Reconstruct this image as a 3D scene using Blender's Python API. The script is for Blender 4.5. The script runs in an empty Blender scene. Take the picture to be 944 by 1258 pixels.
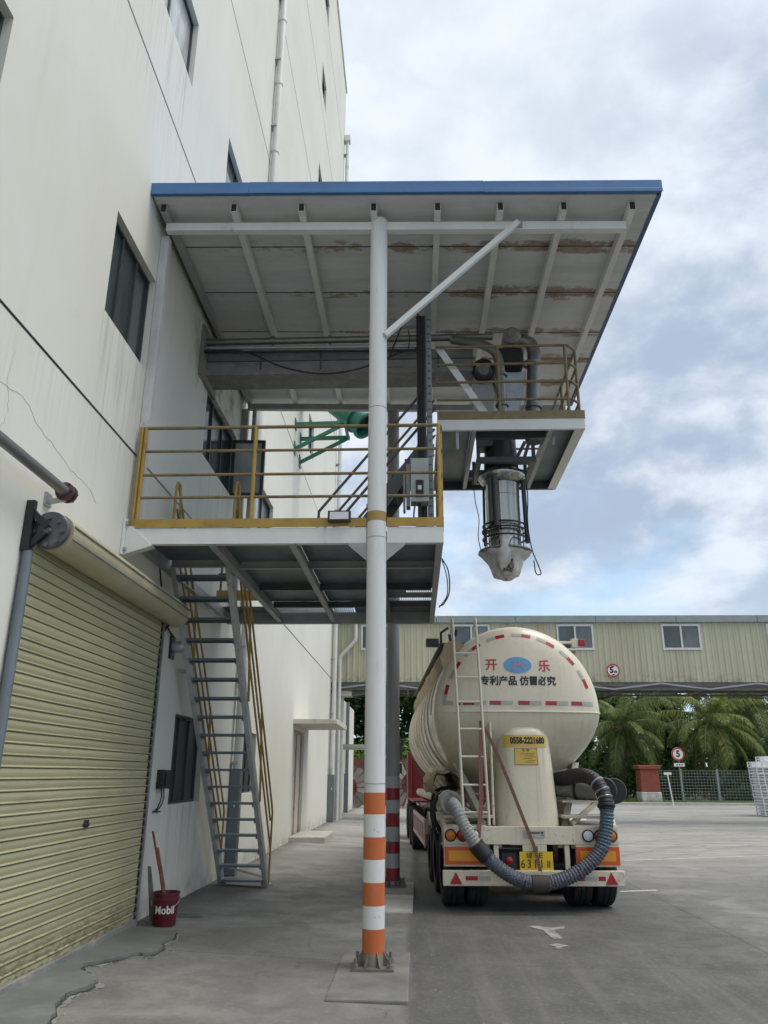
import bpy, bmesh, math, random
from mathutils import Vector, Matrix, noise as mnoise
random.seed(7)
R = math.radians
PI = math.pi
scn = bpy.context.scene
COL = scn.collection

# ------------------------------------------------------------------ materials
def _nt(name):
    m = bpy.data.materials.new(name); m.use_nodes = True
    nt = m.node_tree; nt.nodes.clear()
    return m, nt
class N:
    """tiny node helper"""
    def __init__(s, nt): s.nt = nt
    def n(s, t, **kw):
        x = s.nt.nodes.new(t)
        for k, v in kw.items():
            setattr(x, k, v)
        return x
    def l(s, a, b): s.nt.links.new(a, b)
    def inp(s, sock, v):
        if isinstance(v, bpy.types.NodeSocket): s.l(v, sock)
        elif v is not None:
            if hasattr(sock.default_value, '__len__') and not hasattr(v, '__len__'): v = (v,)*len(sock.default_value)
            sock.default_value = v
    def math(s, op, a, b=None, c=None, clamp=False):
        x = s.n('ShaderNodeMath', operation=op, use_clamp=clamp)
        s.inp(x.inputs[0], a); s.inp(x.inputs[1], b)
        if c is not None: s.inp(x.inputs[2], c)
        return x.outputs[0]
    def mix(s, f, a, b, mode='MIX'):
        x = s.n('ShaderNodeMix', data_type='RGBA', blend_type=mode)
        s.inp(x.inputs[0], f); s.inp(x.inputs[6], c4(a)); s.inp(x.inputs[7], c4(b))
        return x.outputs[2]
    def coord(s, scale=(1,1,1), kind='Object'):
        t = s.n('ShaderNodeTexCoord'); mp = s.n('ShaderNodeMapping')
        mp.inputs['Scale'].default_value = scale
        s.l(t.outputs[kind], mp.inputs[0]); return mp.outputs[0]
    def noise(s, vec, scale, detail=5, rough=.6, dist=0):
        x = s.n('ShaderNodeTexNoise'); s.l(vec, x.inputs['Vector'])
        x.inputs['Scale'].default_value = scale; x.inputs['Detail'].default_value = detail
        x.inputs['Roughness'].default_value = rough; x.inputs['Distortion'].default_value = dist
        return x.outputs[0]
    def ramp(s, v, a, b, lo=0., hi=1.):
        x = s.n('ShaderNodeMapRange', interpolation_type='SMOOTHSTEP'); s.inp(x.inputs[0], v)
        x.inputs[1].default_value = a; x.inputs[2].default_value = b
        x.inputs[3].default_value = lo; x.inputs[4].default_value = hi
        return x.outputs[0]
    def bsdf(s, col, rough=.6, metal=0., spec=.5, bump=None, bstr=.2, bdist=.01, coat=0):
        p = s.n('ShaderNodeBsdfPrincipled'); o = s.n('ShaderNodeOutputMaterial')
        s.inp(p.inputs['Base Color'], c4(col)); s.inp(p.inputs['Roughness'], rough); s.inp(p.inputs['Metallic'], metal)
        p.inputs['Specular IOR Level'].default_value = spec
        p.inputs['Coat Weight'].default_value = coat
        if bump is not None:
            b = s.n('ShaderNodeBump'); b.inputs['Strength'].default_value = bstr; b.inputs['Distance'].default_value = bdist
            s.l(bump, b.inputs['Height']); s.l(b.outputs[0], p.inputs['Normal'])
        s.l(p.outputs[0], o.inputs[0]); return p
def c4(c):
    if isinstance(c, (tuple, list)) and len(c) == 3: return (c[0], c[1], c[2], 1)
    return c
def dk(c, k): return (c[0]*k, c[1]*k, c[2]*k)

def mat(name, col, rough=.6, metal=0, var=.12, scale=3, stretch=(1,1,1), bump=0, bscale=60, dirt=None, damt=.5, dscale=2.5, dth=.55, dstretch=(1,1,1), spec=.5, coat=0):
    m, nt = _nt(name); h = N(nt)
    v = h.coord(stretch)
    n1 = h.noise(v, scale, 6, .65)
    c = h.mix(h.ramp(n1, .25, .75), dk(col, 1-var), dk(col, 1+var*.6))
    rg = rough
    if dirt:
        v2 = h.coord(dstretch)
        n2 = h.noise(v2, dscale, 8, .7, .3)
        f = h.math('MULTIPLY', h.ramp(n2, dth, dth+.16), damt)
        c = h.mix(f, c, dirt)
        rg = h.math('ADD', rough, h.math('MULTIPLY', f, .3), clamp=True)
    b = h.noise(h.coord(), bscale, 3, .6) if bump else None
    h.bsdf(c, rg, metal, spec, b, bump, .01, coat)
    return m

M = {}
M['white_steel'] = mat('white_steel', (.66,.67,.66), .45, var=.08, scale=2, dirt=(.30,.25,.19), damt=.5, dscale=4, dth=.6, dstretch=(1,1,.35))
M['grey_steel'] = mat('grey_steel', (.34,.35,.36), .5, var=.15, scale=3, dirt=(.16,.11,.08), damt=.5, dscale=5, dth=.58)
M['dark_steel'] = mat('dark_steel', (.10,.105,.11), .5, .3, var=.2, scale=4, dirt=(.13,.10,.08), damt=.4)
M['deck_plate'] = mat('deck_plate', (.14,.18,.205), .5, .2, var=.3, scale=2.2, dirt=(.22,.21,.19), damt=.5, dscale=3, dth=.52)
M['yellow'] = mat('yellow_paint', (.36,.235,.05), .5, var=.18, scale=5, dirt=(.16,.10,.04), damt=.6, dscale=6, dth=.57)
M['yellow_dull'] = mat('yellow_dull_paint', (.20,.15,.07), .55, var=.2, scale=5, dirt=(.11,.09,.07), damt=.7, dscale=6, dth=.5)
M['blue_roof'] = mat('blue_sheet', (.055,.16,.36), .4, var=.12, scale=2, dirt=(.1,.15,.22), damt=.4)
M['galv'] = mat('galvanised', (.42,.44,.46), .42, .6, var=.15, scale=6, dirt=(.2,.18,.16), damt=.4)
M['black'] = mat('black_rubber', (.018,.018,.02), .55, var=.2)
M['black_metal'] = mat('black_metal', (.03,.032,.034), .4, .3, var=.2)
M['tyre'] = mat('tyre', (.022,.022,.023), .8, var=.3, scale=4, dirt=(.08,.075,.065), damt=.5)
M['stainless'] = mat('stainless', (.42,.43,.41), .2, 1., var=.3, scale=2, stretch=(8,8,.15), dirt=(.20,.20,.14), damt=.6, dscale=2.2, dth=.45, dstretch=(8,8,.12))
M['duct'] = mat('duct_metal', (.24,.24,.225), .38, .7, var=.2, scale=4, dirt=(.16,.14,.11), damt=.5)
M['dusty_grey'] = mat('dusty_grey', (.22,.22,.21), .7, var=.2, scale=3, dirt=(.38,.36,.31), damt=.6, dscale=4, dth=.5)
M['dusty_beam'] = mat('dusty_beam', (.24,.24,.235), .7, var=.2, scale=3, dirt=(.13,.12,.11), damt=.6, dscale=3, dth=.48, dstretch=(.4,1,2))
def cream_material():
    m, nt = _nt('cream_tank_paint'); h = N(nt); v = h.coord()
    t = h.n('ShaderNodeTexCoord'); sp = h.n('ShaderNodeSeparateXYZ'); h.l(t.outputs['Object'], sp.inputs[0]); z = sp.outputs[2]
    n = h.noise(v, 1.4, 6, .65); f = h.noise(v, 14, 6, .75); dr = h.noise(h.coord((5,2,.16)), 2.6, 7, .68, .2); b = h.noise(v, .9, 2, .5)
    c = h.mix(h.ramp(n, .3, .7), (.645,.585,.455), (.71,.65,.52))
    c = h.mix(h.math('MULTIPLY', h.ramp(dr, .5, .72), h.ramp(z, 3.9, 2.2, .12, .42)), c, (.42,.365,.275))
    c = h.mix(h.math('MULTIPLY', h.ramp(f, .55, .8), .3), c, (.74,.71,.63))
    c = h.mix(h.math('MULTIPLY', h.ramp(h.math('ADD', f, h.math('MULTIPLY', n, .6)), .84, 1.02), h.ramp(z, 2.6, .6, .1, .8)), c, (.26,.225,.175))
    hh = h.math('ADD', h.math('MULTIPLY', b, 1.), h.math('MULTIPLY', f, .02))
    h.bsdf(c, h.ramp(h.math('ADD', h.math('MULTIPLY', n, .5), h.math('MULTIPLY', f, .5)), .35, .65, .24, .46), 0, .5, hh, .25, .05, .25)
    return m
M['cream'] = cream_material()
M['cream_dirty'] = mat('cream_dirty', (.55,.51,.41), .45, var=.12, scale=2.5, dirt=(.22,.19,.15), damt=.65, dscale=4, dth=.5)
M['red_paint'] = mat('red_paint', (.15,.018,.024), .4, var=.12)
M['maroon'] = mat('maroon_plastic', (.10,.010,.018), .38, var=.12, scale=6, dirt=(.12,.06,.05), damt=.3)
M['white_mark'] = mat('white_marking', (.74,.74,.72), .5, var=.06)
M['red_mark'] = mat('red_marking', (.48,.03,.04), .45, var=.1)
M['dkred_mark'] = mat('red_reflector', (.38,.015,.03), .25, var=.12, scale=20)
M['silver_mark'] = mat('silver_reflector', (.40,.40,.37), .35, var=.1, scale=20)
M['black_mark'] = mat('black_marking', (.02,.02,.02), .5)
M['blue_mark'] = mat('blue_marking', (.12,.33,.58), .45, var=.1)
M['amber'] = mat('amber_marking', (.72,.30,.02), .35, var=.08)
M['orange_mark'] = mat('orange_red_marking', (.62,.09,.02), .35, var=.08)
M['plate_yellow'] = mat('plate_yellow', (.72,.47,.02), .4, var=.06)
M['label_yellow'] = mat('label_yellow', (.62,.43,.09), .5, var=.1)
M['lens_white'] = mat('lens_white', (.62,.68,.70), .15, var=.05)
M['lens_red'] = mat('lens_red', (.33,.012,.02), .15, var=.1)
M['lens_amber'] = mat('lens_amber', (.55,.17,.015), .15, var=.1)
M['chrome'] = mat('chrome', (.55,.55,.55), .2, 1.)
M['concrete'] = mat('concrete', (.27,.265,.25), .85, var=.2, scale=3, bump=.3, bscale=50, dirt=(.16,.15,.14), damt=.6)
M['concrete_pale'] = mat('concrete_pale', (.46,.45,.42), .85, var=.15, scale=3, bump=.2, bscale=50, dirt=(.24,.22,.2), damt=.5)
M['awning_paint'] = mat('awning_paint', (.60,.57,.49), .7, var=.1, scale=2, dirt=(.3,.27,.22), damt=.5)
M['olive_slats'] = mat('olive_slats', (.45,.43,.27), .42, .15, var=.1, scale=1.2, stretch=(1,1,.25), dirt=(.24,.22,.14), damt=.55, dscale=3, dth=.52, dstretch=(1,.5,1.5))
M['hood_sheet'] = mat('hood_sheet', (.46,.42,.28), .45, .1, var=.12, scale=2, dirt=(.22,.18,.12), damt=.5, dscale=3, dstretch=(1,.4,1))
M['frame_dark'] = mat('window_frame_dark', (.06,.072,.076), .4, .3, var=.1)
M['frame_white'] = mat('window_frame_white', (.62,.63,.64), .4, var=.06)
M['grille_grey'] = mat('guard_bluegrey', (.16,.185,.21), .5, .3, var=.12)
M['pvc'] = mat('pvc_pipe', (.62,.62,.58), .4, var=.08, dirt=(.4,.38,.33), damt=.4, dstretch=(1,1,.3))
M['green_paint'] = mat('green_paint', (.014,.15,.10), .4, var=.15, dirt=(.02,.10,.08), damt=.5)
M['pipe_grey'] = mat('pipe_grey', (.20,.195,.20), .4, .4, var=.15, dirt=(.16,.09,.09), damt=.5)
M['plum'] = mat('plum_flange', (.10,.05,.06), .5, .2, var=.3)
M['canvas'] = mat('canvas_tan', (.40,.31,.19), .85, var=.2, scale=3, bump=.4, bscale=15, dirt=(.56,.48,.36), damt=.6, dscale=4, dth=.5)
M['bag'] = mat('dusty_plastic_bag', (.58,.57,.54), .3, var=.25, scale=9, bump=.6, bscale=22, dirt=(.2,.18,.16), damt=.5, dscale=9)
M['strap'] = mat('brown_strap', (.13,.065,.05), .8, var=.3, scale=20)
M['strap_red'] = mat('faded_red_strap', (.24,.10,.09), .8, var=.25, scale=20)
M['box_grey'] = mat('box_grey', (.42,.44,.43), .5, var=.1, dirt=(.25,.24,.22), damt=.4)
M['bridge_cap'] = mat('bridge_cap', (.27,.31,.31), .45, .2, var=.12, dirt=(.38,.4,.38), damt=.4, dscale=1)
def bridge_material():
    m, nt = _nt('bridge_panel'); h = N(nt); v = h.coord(); t = h.n('ShaderNodeTexCoord'); sp = h.n('ShaderNodeSeparateXYZ'); h.l(t.outputs['Object'], sp.inputs[0]); x, z = sp.outputs[0], sp.outputs[2]
    n = h.noise(v, .5, 5, .6); st_ = h.noise(h.coord((2.2,1,.10)), 1.5, 7, .7); f = h.noise(v, 3.5, 7, .72)
    kx = h.math('FLOOR', h.math('DIVIDE', h.math('ADD', x, 11.2), .96)); wn = h.n('ShaderNodeTexWhiteNoise', noise_dimensions='1D'); h.l(kx, wn.inputs['W'])
    c = h.mix(wn.outputs[0], (.445,.43,.315), (.495,.48,.36))
    c = h.mix(h.math('MULTIPLY', h.ramp(st_, .48, .72), .55), c, (.31,.29,.20))
    c = h.mix(h.math('MULTIPLY', h.math('MULTIPLY', h.ramp(z, .75, .25), h.ramp(f, .42, .62)), .75), c, (.24,.215,.15))
    c = h.mix(h.math('MULTIPLY', h.ramp(n, .52, .66), .3), c, (.40,.39,.30))
    c = h.mix(h.ramp(h.math('ABSOLUTE', h.math('SUBTRACT', h.math('FRACT', h.math('DIVIDE', h.math('ADD', x, 11.2), .96)), .5)), .487, .496, 0, .6), c, (.22,.2,.14))
    h.bsdf(c, .5, .05, .4); return m
M['bridge_panel'] = bridge_material()
M['truss_steel'] = mat('truss_steel', (.13,.125,.12), .6, .2, var=.25)
M['brick_red'] = mat('brick_red', (.26,.07,.045), .8, var=.2, scale=3, bump=.3, bscale=12)
M['stone'] = mat('pale_stone', (.5,.48,.45), .85, var=.35, scale=3, bump=.6, bscale=5)
M['red_wall'] = mat('red_hoarding', (.17,.065,.052), .6, var=.15)
M['fence_green'] = mat('fence_greygreen', (.22,.28,.26), .5, .3, var=.1)
def plank_material():
    m, nt = _nt('reel_planks'); h = N(nt); ge = h.n('ShaderNodeNewGeometry'); n = h.noise(h.coord(), 5, 6, .7)
    c = h.mix(ge.outputs['Random Per Island'], (.13,.12,.105), (.46,.44,.40)); c = h.mix(h.math('MULTIPLY', h.ramp(n, .45, .7), .5), c, (.12,.11,.10)); h.bsdf(c, .8); return m
M['reel_wood'] = plank_material()
M['reel_red'] = mat('reel_rust', (.13,.035,.035), .7, var=.2)
M['crate_white'] = mat('crate_white', (.74,.76,.78), .5, var=.1, dirt=(.36,.36,.35), damt=.4)
M['trunk'] = mat('trunk_bark', (.16,.125,.09), .9, var=.3, scale=4, stretch=(1,1,4), bump=.5, bscale=20)
M['wood_handle'] = mat('red_worn_handle', (.22,.035,.03), .6, var=.4, scale=18, dirt=(.35,.25,.15), damt=.6, dscale=14)
M['grey_board'] = mat('grey_green_board', (.13,.14,.12), .7, var=.2)
M['verge'] = mat('verge_grass_soil', (.10,.12,.045), .95, var=.4, scale=1.2, bump=.8, bscale=6, dirt=(.17,.14,.09), damt=.6, dscale=.7)

def ground_material():
    m, nt = _nt('yard_concrete'); h = N(nt)
    t = h.n('ShaderNodeTexCoord'); sp = h.n('ShaderNodeSeparateXYZ'); h.l(t.outputs['Object'], sp.inputs[0])
    x, y = sp.outputs[0], sp.outputs[1]
    v = h.coord()
    big = h.noise(v, .22, 5, .6, .4)
    med = h.noise(v, 1.3, 7, .68, .3)
    fine = h.noise(v, 22, 5, .7)
    sy = h.noise(h.coord((2.2,.12,1)), 1.6, 6, .62)       # tyre-worn streaks along the lane
    sx = h.noise(h.coord((.35,1.6,1)), .9, 5, .62)        # sweeps across the yard
    c = h.mix(h.ramp(med, .34, .68), (.13,.13,.125), (.235,.232,.217))
    c = h.mix(h.math('MULTIPLY', h.ramp(big, .44, .6), .7), c, (.135,.135,.13))
    # darker lane where the tankers stop
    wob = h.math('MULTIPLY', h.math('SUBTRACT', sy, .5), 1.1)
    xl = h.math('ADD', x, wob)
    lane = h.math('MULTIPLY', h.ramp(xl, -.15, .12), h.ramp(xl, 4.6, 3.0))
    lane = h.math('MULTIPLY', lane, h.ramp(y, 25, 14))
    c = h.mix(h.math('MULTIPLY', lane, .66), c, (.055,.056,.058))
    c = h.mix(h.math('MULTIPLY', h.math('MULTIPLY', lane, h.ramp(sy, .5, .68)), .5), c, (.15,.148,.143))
    # paler far yard: its brighter light put into the colour, with sweeping tyre arcs
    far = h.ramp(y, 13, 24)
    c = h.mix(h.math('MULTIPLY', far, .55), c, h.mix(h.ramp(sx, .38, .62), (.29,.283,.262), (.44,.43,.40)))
    # black grime line along the apron edge
    e = h.math('ABSOLUTE', h.math('ADD', h.math('ADD', x, .0), h.math('MULTIPLY', h.math('SUBTRACT', med, .5), .25)))
    c = h.mix(h.math('MULTIPLY', h.ramp(e, .16, .0), h.ramp(med, .35, .6, .35, .9)), c, (.075,.075,.072))
    # expansion joints of the slabs
    for val, ax, w in ((3.72,x,.012),(8.78,y,.009)):
        d = h.math('ABSOLUTE', h.math('SUBTRACT', ax, val))
        d = h.math('ADD', d, h.math('MULTIPLY', h.math('SUBTRACT', fine, .5), .02))
        c = h.mix(h.math('MULTIPLY', h.ramp(d, w*1.6, w*.4), .75), c, (.06,.06,.058))
    d = h.math('ABSOLUTE', h.math('SUBTRACT', h.math('PINGPONG', h.math('SUBTRACT', y, 11.3), 3.0), 0))
    c = h.mix(h.math('MULTIPLY', h.ramp(d, .02, .004), .4), c, (.09,.088,.085))
    c = h.mix(h.math('MULTIPLY', h.ramp(fine, .5, .8), .35), c, (.36,.35,.33))
    # damp dark spots
    sp2 = h.noise(v, 3.2, 3, .5)
    c = h.mix(h.math('MULTIPLY', h.ramp(sp2, .62, .72), .55), c, (.115,.115,.108))
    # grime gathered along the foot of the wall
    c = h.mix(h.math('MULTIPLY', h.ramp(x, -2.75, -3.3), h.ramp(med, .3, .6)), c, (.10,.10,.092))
    # grit, gravel dust and tyre sweeps
    g1 = h.noise(v, 55, 3, .75); g2 = h.noise(v, 9, 6, .75, .4)
    c = h.mix(h.math('MULTIPLY', h.ramp(g1, .60, .74), .55), c, (.34,.335,.315))
    c = h.mix(h.math('MULTIPLY', h.ramp(g2, .56, .72), .5), c, (.095,.095,.09))
    vt = h.n('ShaderNodeVectorMath', operation='LENGTH'); mp2 = h.n('ShaderNodeMapping'); h.l(t.outputs['Object'], mp2.inputs[0]); mp2.inputs['Location'].default_value = (-30,-2,0); h.l(mp2.outputs[0], vt.inputs[0])
    arcn = h.n('ShaderNodeTexNoise', noise_dimensions='2D'); cbx = h.n('ShaderNodeCombineXYZ'); h.l(vt.outputs['Value'], cbx.inputs[0]); h.l(h.math('MULTIPLY', y, .03), cbx.inputs[1]); h.l(cbx.outputs[0], arcn.inputs['Vector']); arcn.inputs['Scale'].default_value = 1.1; arcn.inputs['Detail'].default_value = 6; arcn.inputs['Roughness'].default_value = .7
    c = h.mix(h.math('MULTIPLY', h.math('MULTIPLY', h.ramp(arcn.outputs[0], .54, .66), h.ramp(x, 3.4, 6.0)), .5), c, (.15,.15,.145))
    # hairline cracks wandering through the slabs
    ve = h.n('ShaderNodeTexVoronoi', feature='DISTANCE_TO_EDGE'); wv = h.n('ShaderNodeVectorMath', operation='ADD'); h.l(v, wv.inputs[0]); ns = h.n('ShaderNodeTexNoise'); h.l(v, ns.inputs['Vector']); ns.inputs['Scale'].default_value = 2.5; ns.inputs['Detail'].default_value = 5; h.l(ns.outputs['Color'], wv.inputs[1]); h.l(wv.outputs[0], ve.inputs['Vector']); ve.inputs['Scale'].default_value = .33
    c = h.mix(h.math('MULTIPLY', h.math('MULTIPLY', h.ramp(ve.outputs['Distance'], .0035, .001), h.ramp(big, .5, .56)), .6), c, (.06,.06,.057))
    bb = h.math('ADD', h.math('MULTIPLY', fine, .6), h.math('MULTIPLY', med, 1.2))
    h.bsdf(c, h.ramp(med, .2, .8, .92, .68), 0, .35, bb, .35, .012)
    return m
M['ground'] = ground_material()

def wall_material(name, a, b, dirtcol=(.46,.44,.37)):
    m, nt = _nt(name); h = N(nt)
    v = h.coord()
    n1 = h.noise(v, .35, 5, .6, .3); n2 = h.noise(v, 2.3, 7, .7)
    st = h.noise(h.coord((1,1.6,.07)), 2.4, 7, .65, .15)
    t = h.n('ShaderNodeTexCoord'); sp = h.n('ShaderNodeSeparateXYZ'); h.l(t.outputs['Object'], sp.inputs[0])
    low = h.ramp(sp.outputs[2], .42, .0)
    c = h.mix(h.ramp(n1, .3, .7), a, b)
    c = h.mix(h.math('MULTIPLY', h.ramp(st, .52, .8), .2), c, dirtcol)
    c = h.mix(h.math('MULTIPLY', h.ramp(n2, .58, .78), .2), c, dirtcol)
    c = h.mix(h.math('MULTIPLY', h.math('MULTIPLY', low, .7), h.ramp(n2, .38, .7)), c, (.24,.225,.19))      # splash dirt along the foot of the wall
    if name == 'painted_render':
        y, z = sp.outputs[1], sp.outputs[2]
        drip = h.ramp(h.noise(h.coord((1,5.5,.18)), 2.2, 6, .7), .46, .66)
        for a_, b_, sill in ((7.1,8.55,6.37),(7.05,9.1,11.5),(11.1,13.35,6.4),(2.5,4.8,6.4),(11.1,13.3,11.45),(10.9,12.6,1.24)):
            k = h.math('MULTIPLY', h.math('MULTIPLY', h.ramp(y, a_-12.05, a_-11.95), h.ramp(y, b_-11.95, b_-12.05)), h.math('MULTIPLY', h.ramp(z, sill-1.9, sill-.1), h.math('LESS_THAN', z, sill)))
            c = h.mix(h.math('MULTIPLY', h.math('MULTIPLY', k, drip), .55), c, (.33,.32,.27))
        # rain grime under each storey joint, mould where the conveyor enters the wall
        for zj in (5.24, 10.24, 15.22):
            k = h.math('MULTIPLY', h.ramp(z, zj-1.1, zj-.05), h.math('LESS_THAN', z, zj))
            c = h.mix(h.math('MULTIPLY', h.math('MULTIPLY', k, drip), .22), c, (.38,.37,.32))
        k = h.math('MULTIPLY', h.math('MULTIPLY', h.ramp(y, -2.2, -1.0), h.ramp(y, 2.0, .6)), h.math('MULTIPLY', h.ramp(z, 6.9, 7.6), h.ramp(z, 8.9, 8.5)))
        c = h.mix(h.math('MULTIPLY', k, h.ramp(n2, .46, .62, 0, .75)), c, (.22,.205,.18))
        # touched-up paint: slightly whiter rolled patches
        pt = h.n('ShaderNodeTexVoronoi', feature='F1', distance='CHEBYCHEV'); h.l(h.coord((1,.35,.55)), pt.inputs['Vector']); pt.inputs['Scale'].default_value = 1.1
        pr_ = h.n('ShaderNodeSeparateColor'); h.l(pt.outputs['Color'], pr_.inputs[0])
        c = h.mix(h.math('MULTIPLY', h.ramp(pr_.outputs[0], .78, .8), h.math('MULTIPLY', h.ramp(n1, .4, .6), .28)), c, (.68,.685,.64))
    bl = h.noise(v, 90, 3, .6)
    h.bsdf(c, .8, 0, .3, h.math('ADD', h.math('MULTIPLY', bl, .3), n2), .12, .01)
    return m
M['wall'] = wall_material('painted_render', (.635,.632,.57), (.69,.69,.635))
M['wall2'] = wall_material('annex_render', (.60,.58,.52), (.68,.66,.60))

def roof_under_material():
    m, nt = _nt('rusty_roof_lining'); h = N(nt)
    t = h.n('ShaderNodeTexCoord'); sp = h.n('ShaderNodeSeparateXYZ'); h.l(t.outputs['Object'], sp.inputs[0])
    x, y = sp.outputs[0], sp.outputs[1]
    n = h.noise(h.coord((.7,1.4,1)), 2.2, 8, .72, .4)
    n2 = h.noise(h.coord((.5,3,1)), 1.8, 6, .7)
    n3 = h.noise(h.coord((1,1,1)), 7, 8, .75, .3)
    c = h.mix(h.ramp(n2, .3, .7), (.50,.52,.53), (.60,.615,.62))
    c = h.mix(h.math('MULTIPLY', h.ramp(n, .52, .7), .3), c, (.37,.37,.36))
    # object coords are relative to the canopy base (x -.4, y 11): seams run along x
    for ys in (-1.96, -.88, .23, 1.09, 1.95):
        d = h.math('ABSOLUTE', h.math('SUBTRACT', y, ys))
        near = h.ramp(h.math('ADD', d, h.math('MULTIPLY', h.math('SUBTRACT', n2, .5), .5)), .42, .0)
        amt = h.math('MULTIPLY', near, h.ramp(x, -3.6, 3.2, .62, 1.0))
        f = h.ramp(h.math('ADD', h.math('MULTIPLY', amt, .46), h.math('ADD', h.math('MULTIPLY', n, .62), h.math('MULTIPLY', n3, .50))), .90, .99)
        c = h.mix(h.math('MULTIPLY', f, .95), c, h.mix(h.ramp(n3, .4, .6), (.20,.125,.085), (.33,.26,.20)))
        c = h.mix(h.ramp(d, .018, .008), c, (.06,.055,.05))
    h.bsdf(c, .6, 0, .4, n, .15, .01)
    return m
M['roof_lining'] = roof_under_material()

def stripes_pole(name, bands, base, cols):
    """paint bands by height above the foot of the post"""
    m, nt = _nt(name); h = N(nt)
    t = h.n('ShaderNodeTexCoord'); sp = h.n('ShaderNodeSeparateXYZ'); h.l(t.outputs['Object'], sp.inputs[0])
    n = h.noise(h.coord((1,1,1)), 5, 7, .7); n2 = h.noise(h.coord((3,3,.4)), 6, 6, .7)
    n3 = h.noise(h.coord((1,1,1)), 16, 4, .7)
    z = sp.outputs[2]
    c = base
    for z0, z1, k in bands:
        f = h.math('MULTIPLY', h.math('GREATER_THAN', z, z0), h.math('LESS_THAN', z, z1))
        c = h.mix(f, c, cols[k])
    c = h.mix(h.math('MULTIPLY', h.ramp(n2, .5, .8), .35), c, (.36,.33,.28))
    chips = h.math('MULTIPLY', h.ramp(n3, .66, .70), h.ramp(z, 2.2, 1.2))
    c = h.mix(h.math('MULTIPLY', chips, .7), c, (.30,.28,.25))
    h.bsdf(c, h.ramp(n, .3, .7, .35, .6), 0, .5)
    return m

def leaf_material(name, cols, trans=.35):
    m, nt = _nt(name); h = N(nt)
    g = h.n('ShaderNodeNewGeometry'); r = h.n('ShaderNodeValToRGB')
    h.l(g.outputs['Random Per Island'], r.inputs[0])
    els = r.color_ramp.elements
    for i, c in enumerate(cols):
        p = i/(len(cols)-1)
        e = els[i] if i < 2 else els.new(p)
        e.position = p; e.color = c4(c)
    o = h.n('ShaderNodeOutputMaterial'); d = h.n('ShaderNodeBsdfPrincipled'); tr = h.n('ShaderNodeBsdfTranslucent'); mx = h.n('ShaderNodeMixShader')
    d.inputs['Roughness'].default_value = .6; d.inputs['Specular IOR Level'].default_value = .2
    h.l(r.outputs[0], d.inputs['Base Color']); h.l(r.outputs[0], tr.inputs[0])
    mx.inputs[0].default_value = trans
    h.l(d.outputs[0], mx.inputs[1]); h.l(tr.outputs[0], mx.inputs[2]); h.l(mx.outputs[0], o.inputs[0])
    return m
M['leaf_dark'] = leaf_material('leaf_dark', [(.014,.035,.012),(.022,.055,.017),(.034,.075,.022),(.05,.095,.03)])
M['leaf_mid'] = leaf_material('leaf_mid', [(.022,.055,.012),(.038,.085,.02),(.055,.11,.026),(.08,.14,.035)])
M['leaf_bright'] = leaf_material('leaf_bright', [(.09,.18,.02),(.13,.24,.03),(.19,.30,.045),(.11,.2,.03)])
M['palm_leaf'] = leaf_material('palm_leaf', [(.07,.115,.03),(.11,.17,.05),(.16,.21,.07),(.24,.26,.11)])
M['palm_leaf_b'] = leaf_material('palm_leaf_yellowing', [(.07,.125,.033),(.12,.18,.048),(.20,.24,.07),(.34,.32,.11)])
M['palm_rib'] = mat('palm_rib', (.20,.22,.08), .6, var=.3)

def glass_material(name, col, rough=.06, var=.3):
    m, nt = _nt(name); h = N(nt)
    n = h.noise(h.coord((1,2.5,.5)), 1.2, 4, .6)
    c = h.mix(h.ramp(n, .35, .65), dk(col, 1-var), dk(col, 1+var))
    h.bsdf(c, rough, 0, .8)
    return m
M['glass'] = glass_material('dark_window_glass', (.05,.062,.066), .16)
M['glass_pale'] = glass_material('pale_window_glass', (.45,.46,.47), .15, .3)
M['glass_grey'] = glass_material('grey_window_glass', (.10,.115,.115), .08)

M['glass_dull'] = glass_material('dusty_dark_glass', (.045,.055,.055), .55)
def hose_material(name, a, b, per):
    m, nt = _nt(name); h = N(nt)
    n = h.noise(h.coord(), 70, 4, .7); n2 = h.noise(h.coord(), 5, 4, .6)
    c = h.mix(h.ramp(n, .45, .56), a, b)
    c = h.mix(h.math('MULTIPLY', h.ramp(n2, .5, .65), .3), c, (.13,.18,.22))
    h.bsdf(c, .6, 0, .4, n, .4, .01)
    return m
M['hose_woven'] = hose_material('woven_hose', (.03,.034,.052), (.16,.168,.205), 1)
M['hose_blue'] = hose_material('blue_worn_hose', (.03,.055,.075), (.12,.18,.215), 1)
M['hose_grey'] = hose_material('grey_dusty_hose', (.22,.22,.225), (.40,.39,.375), 1)

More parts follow.
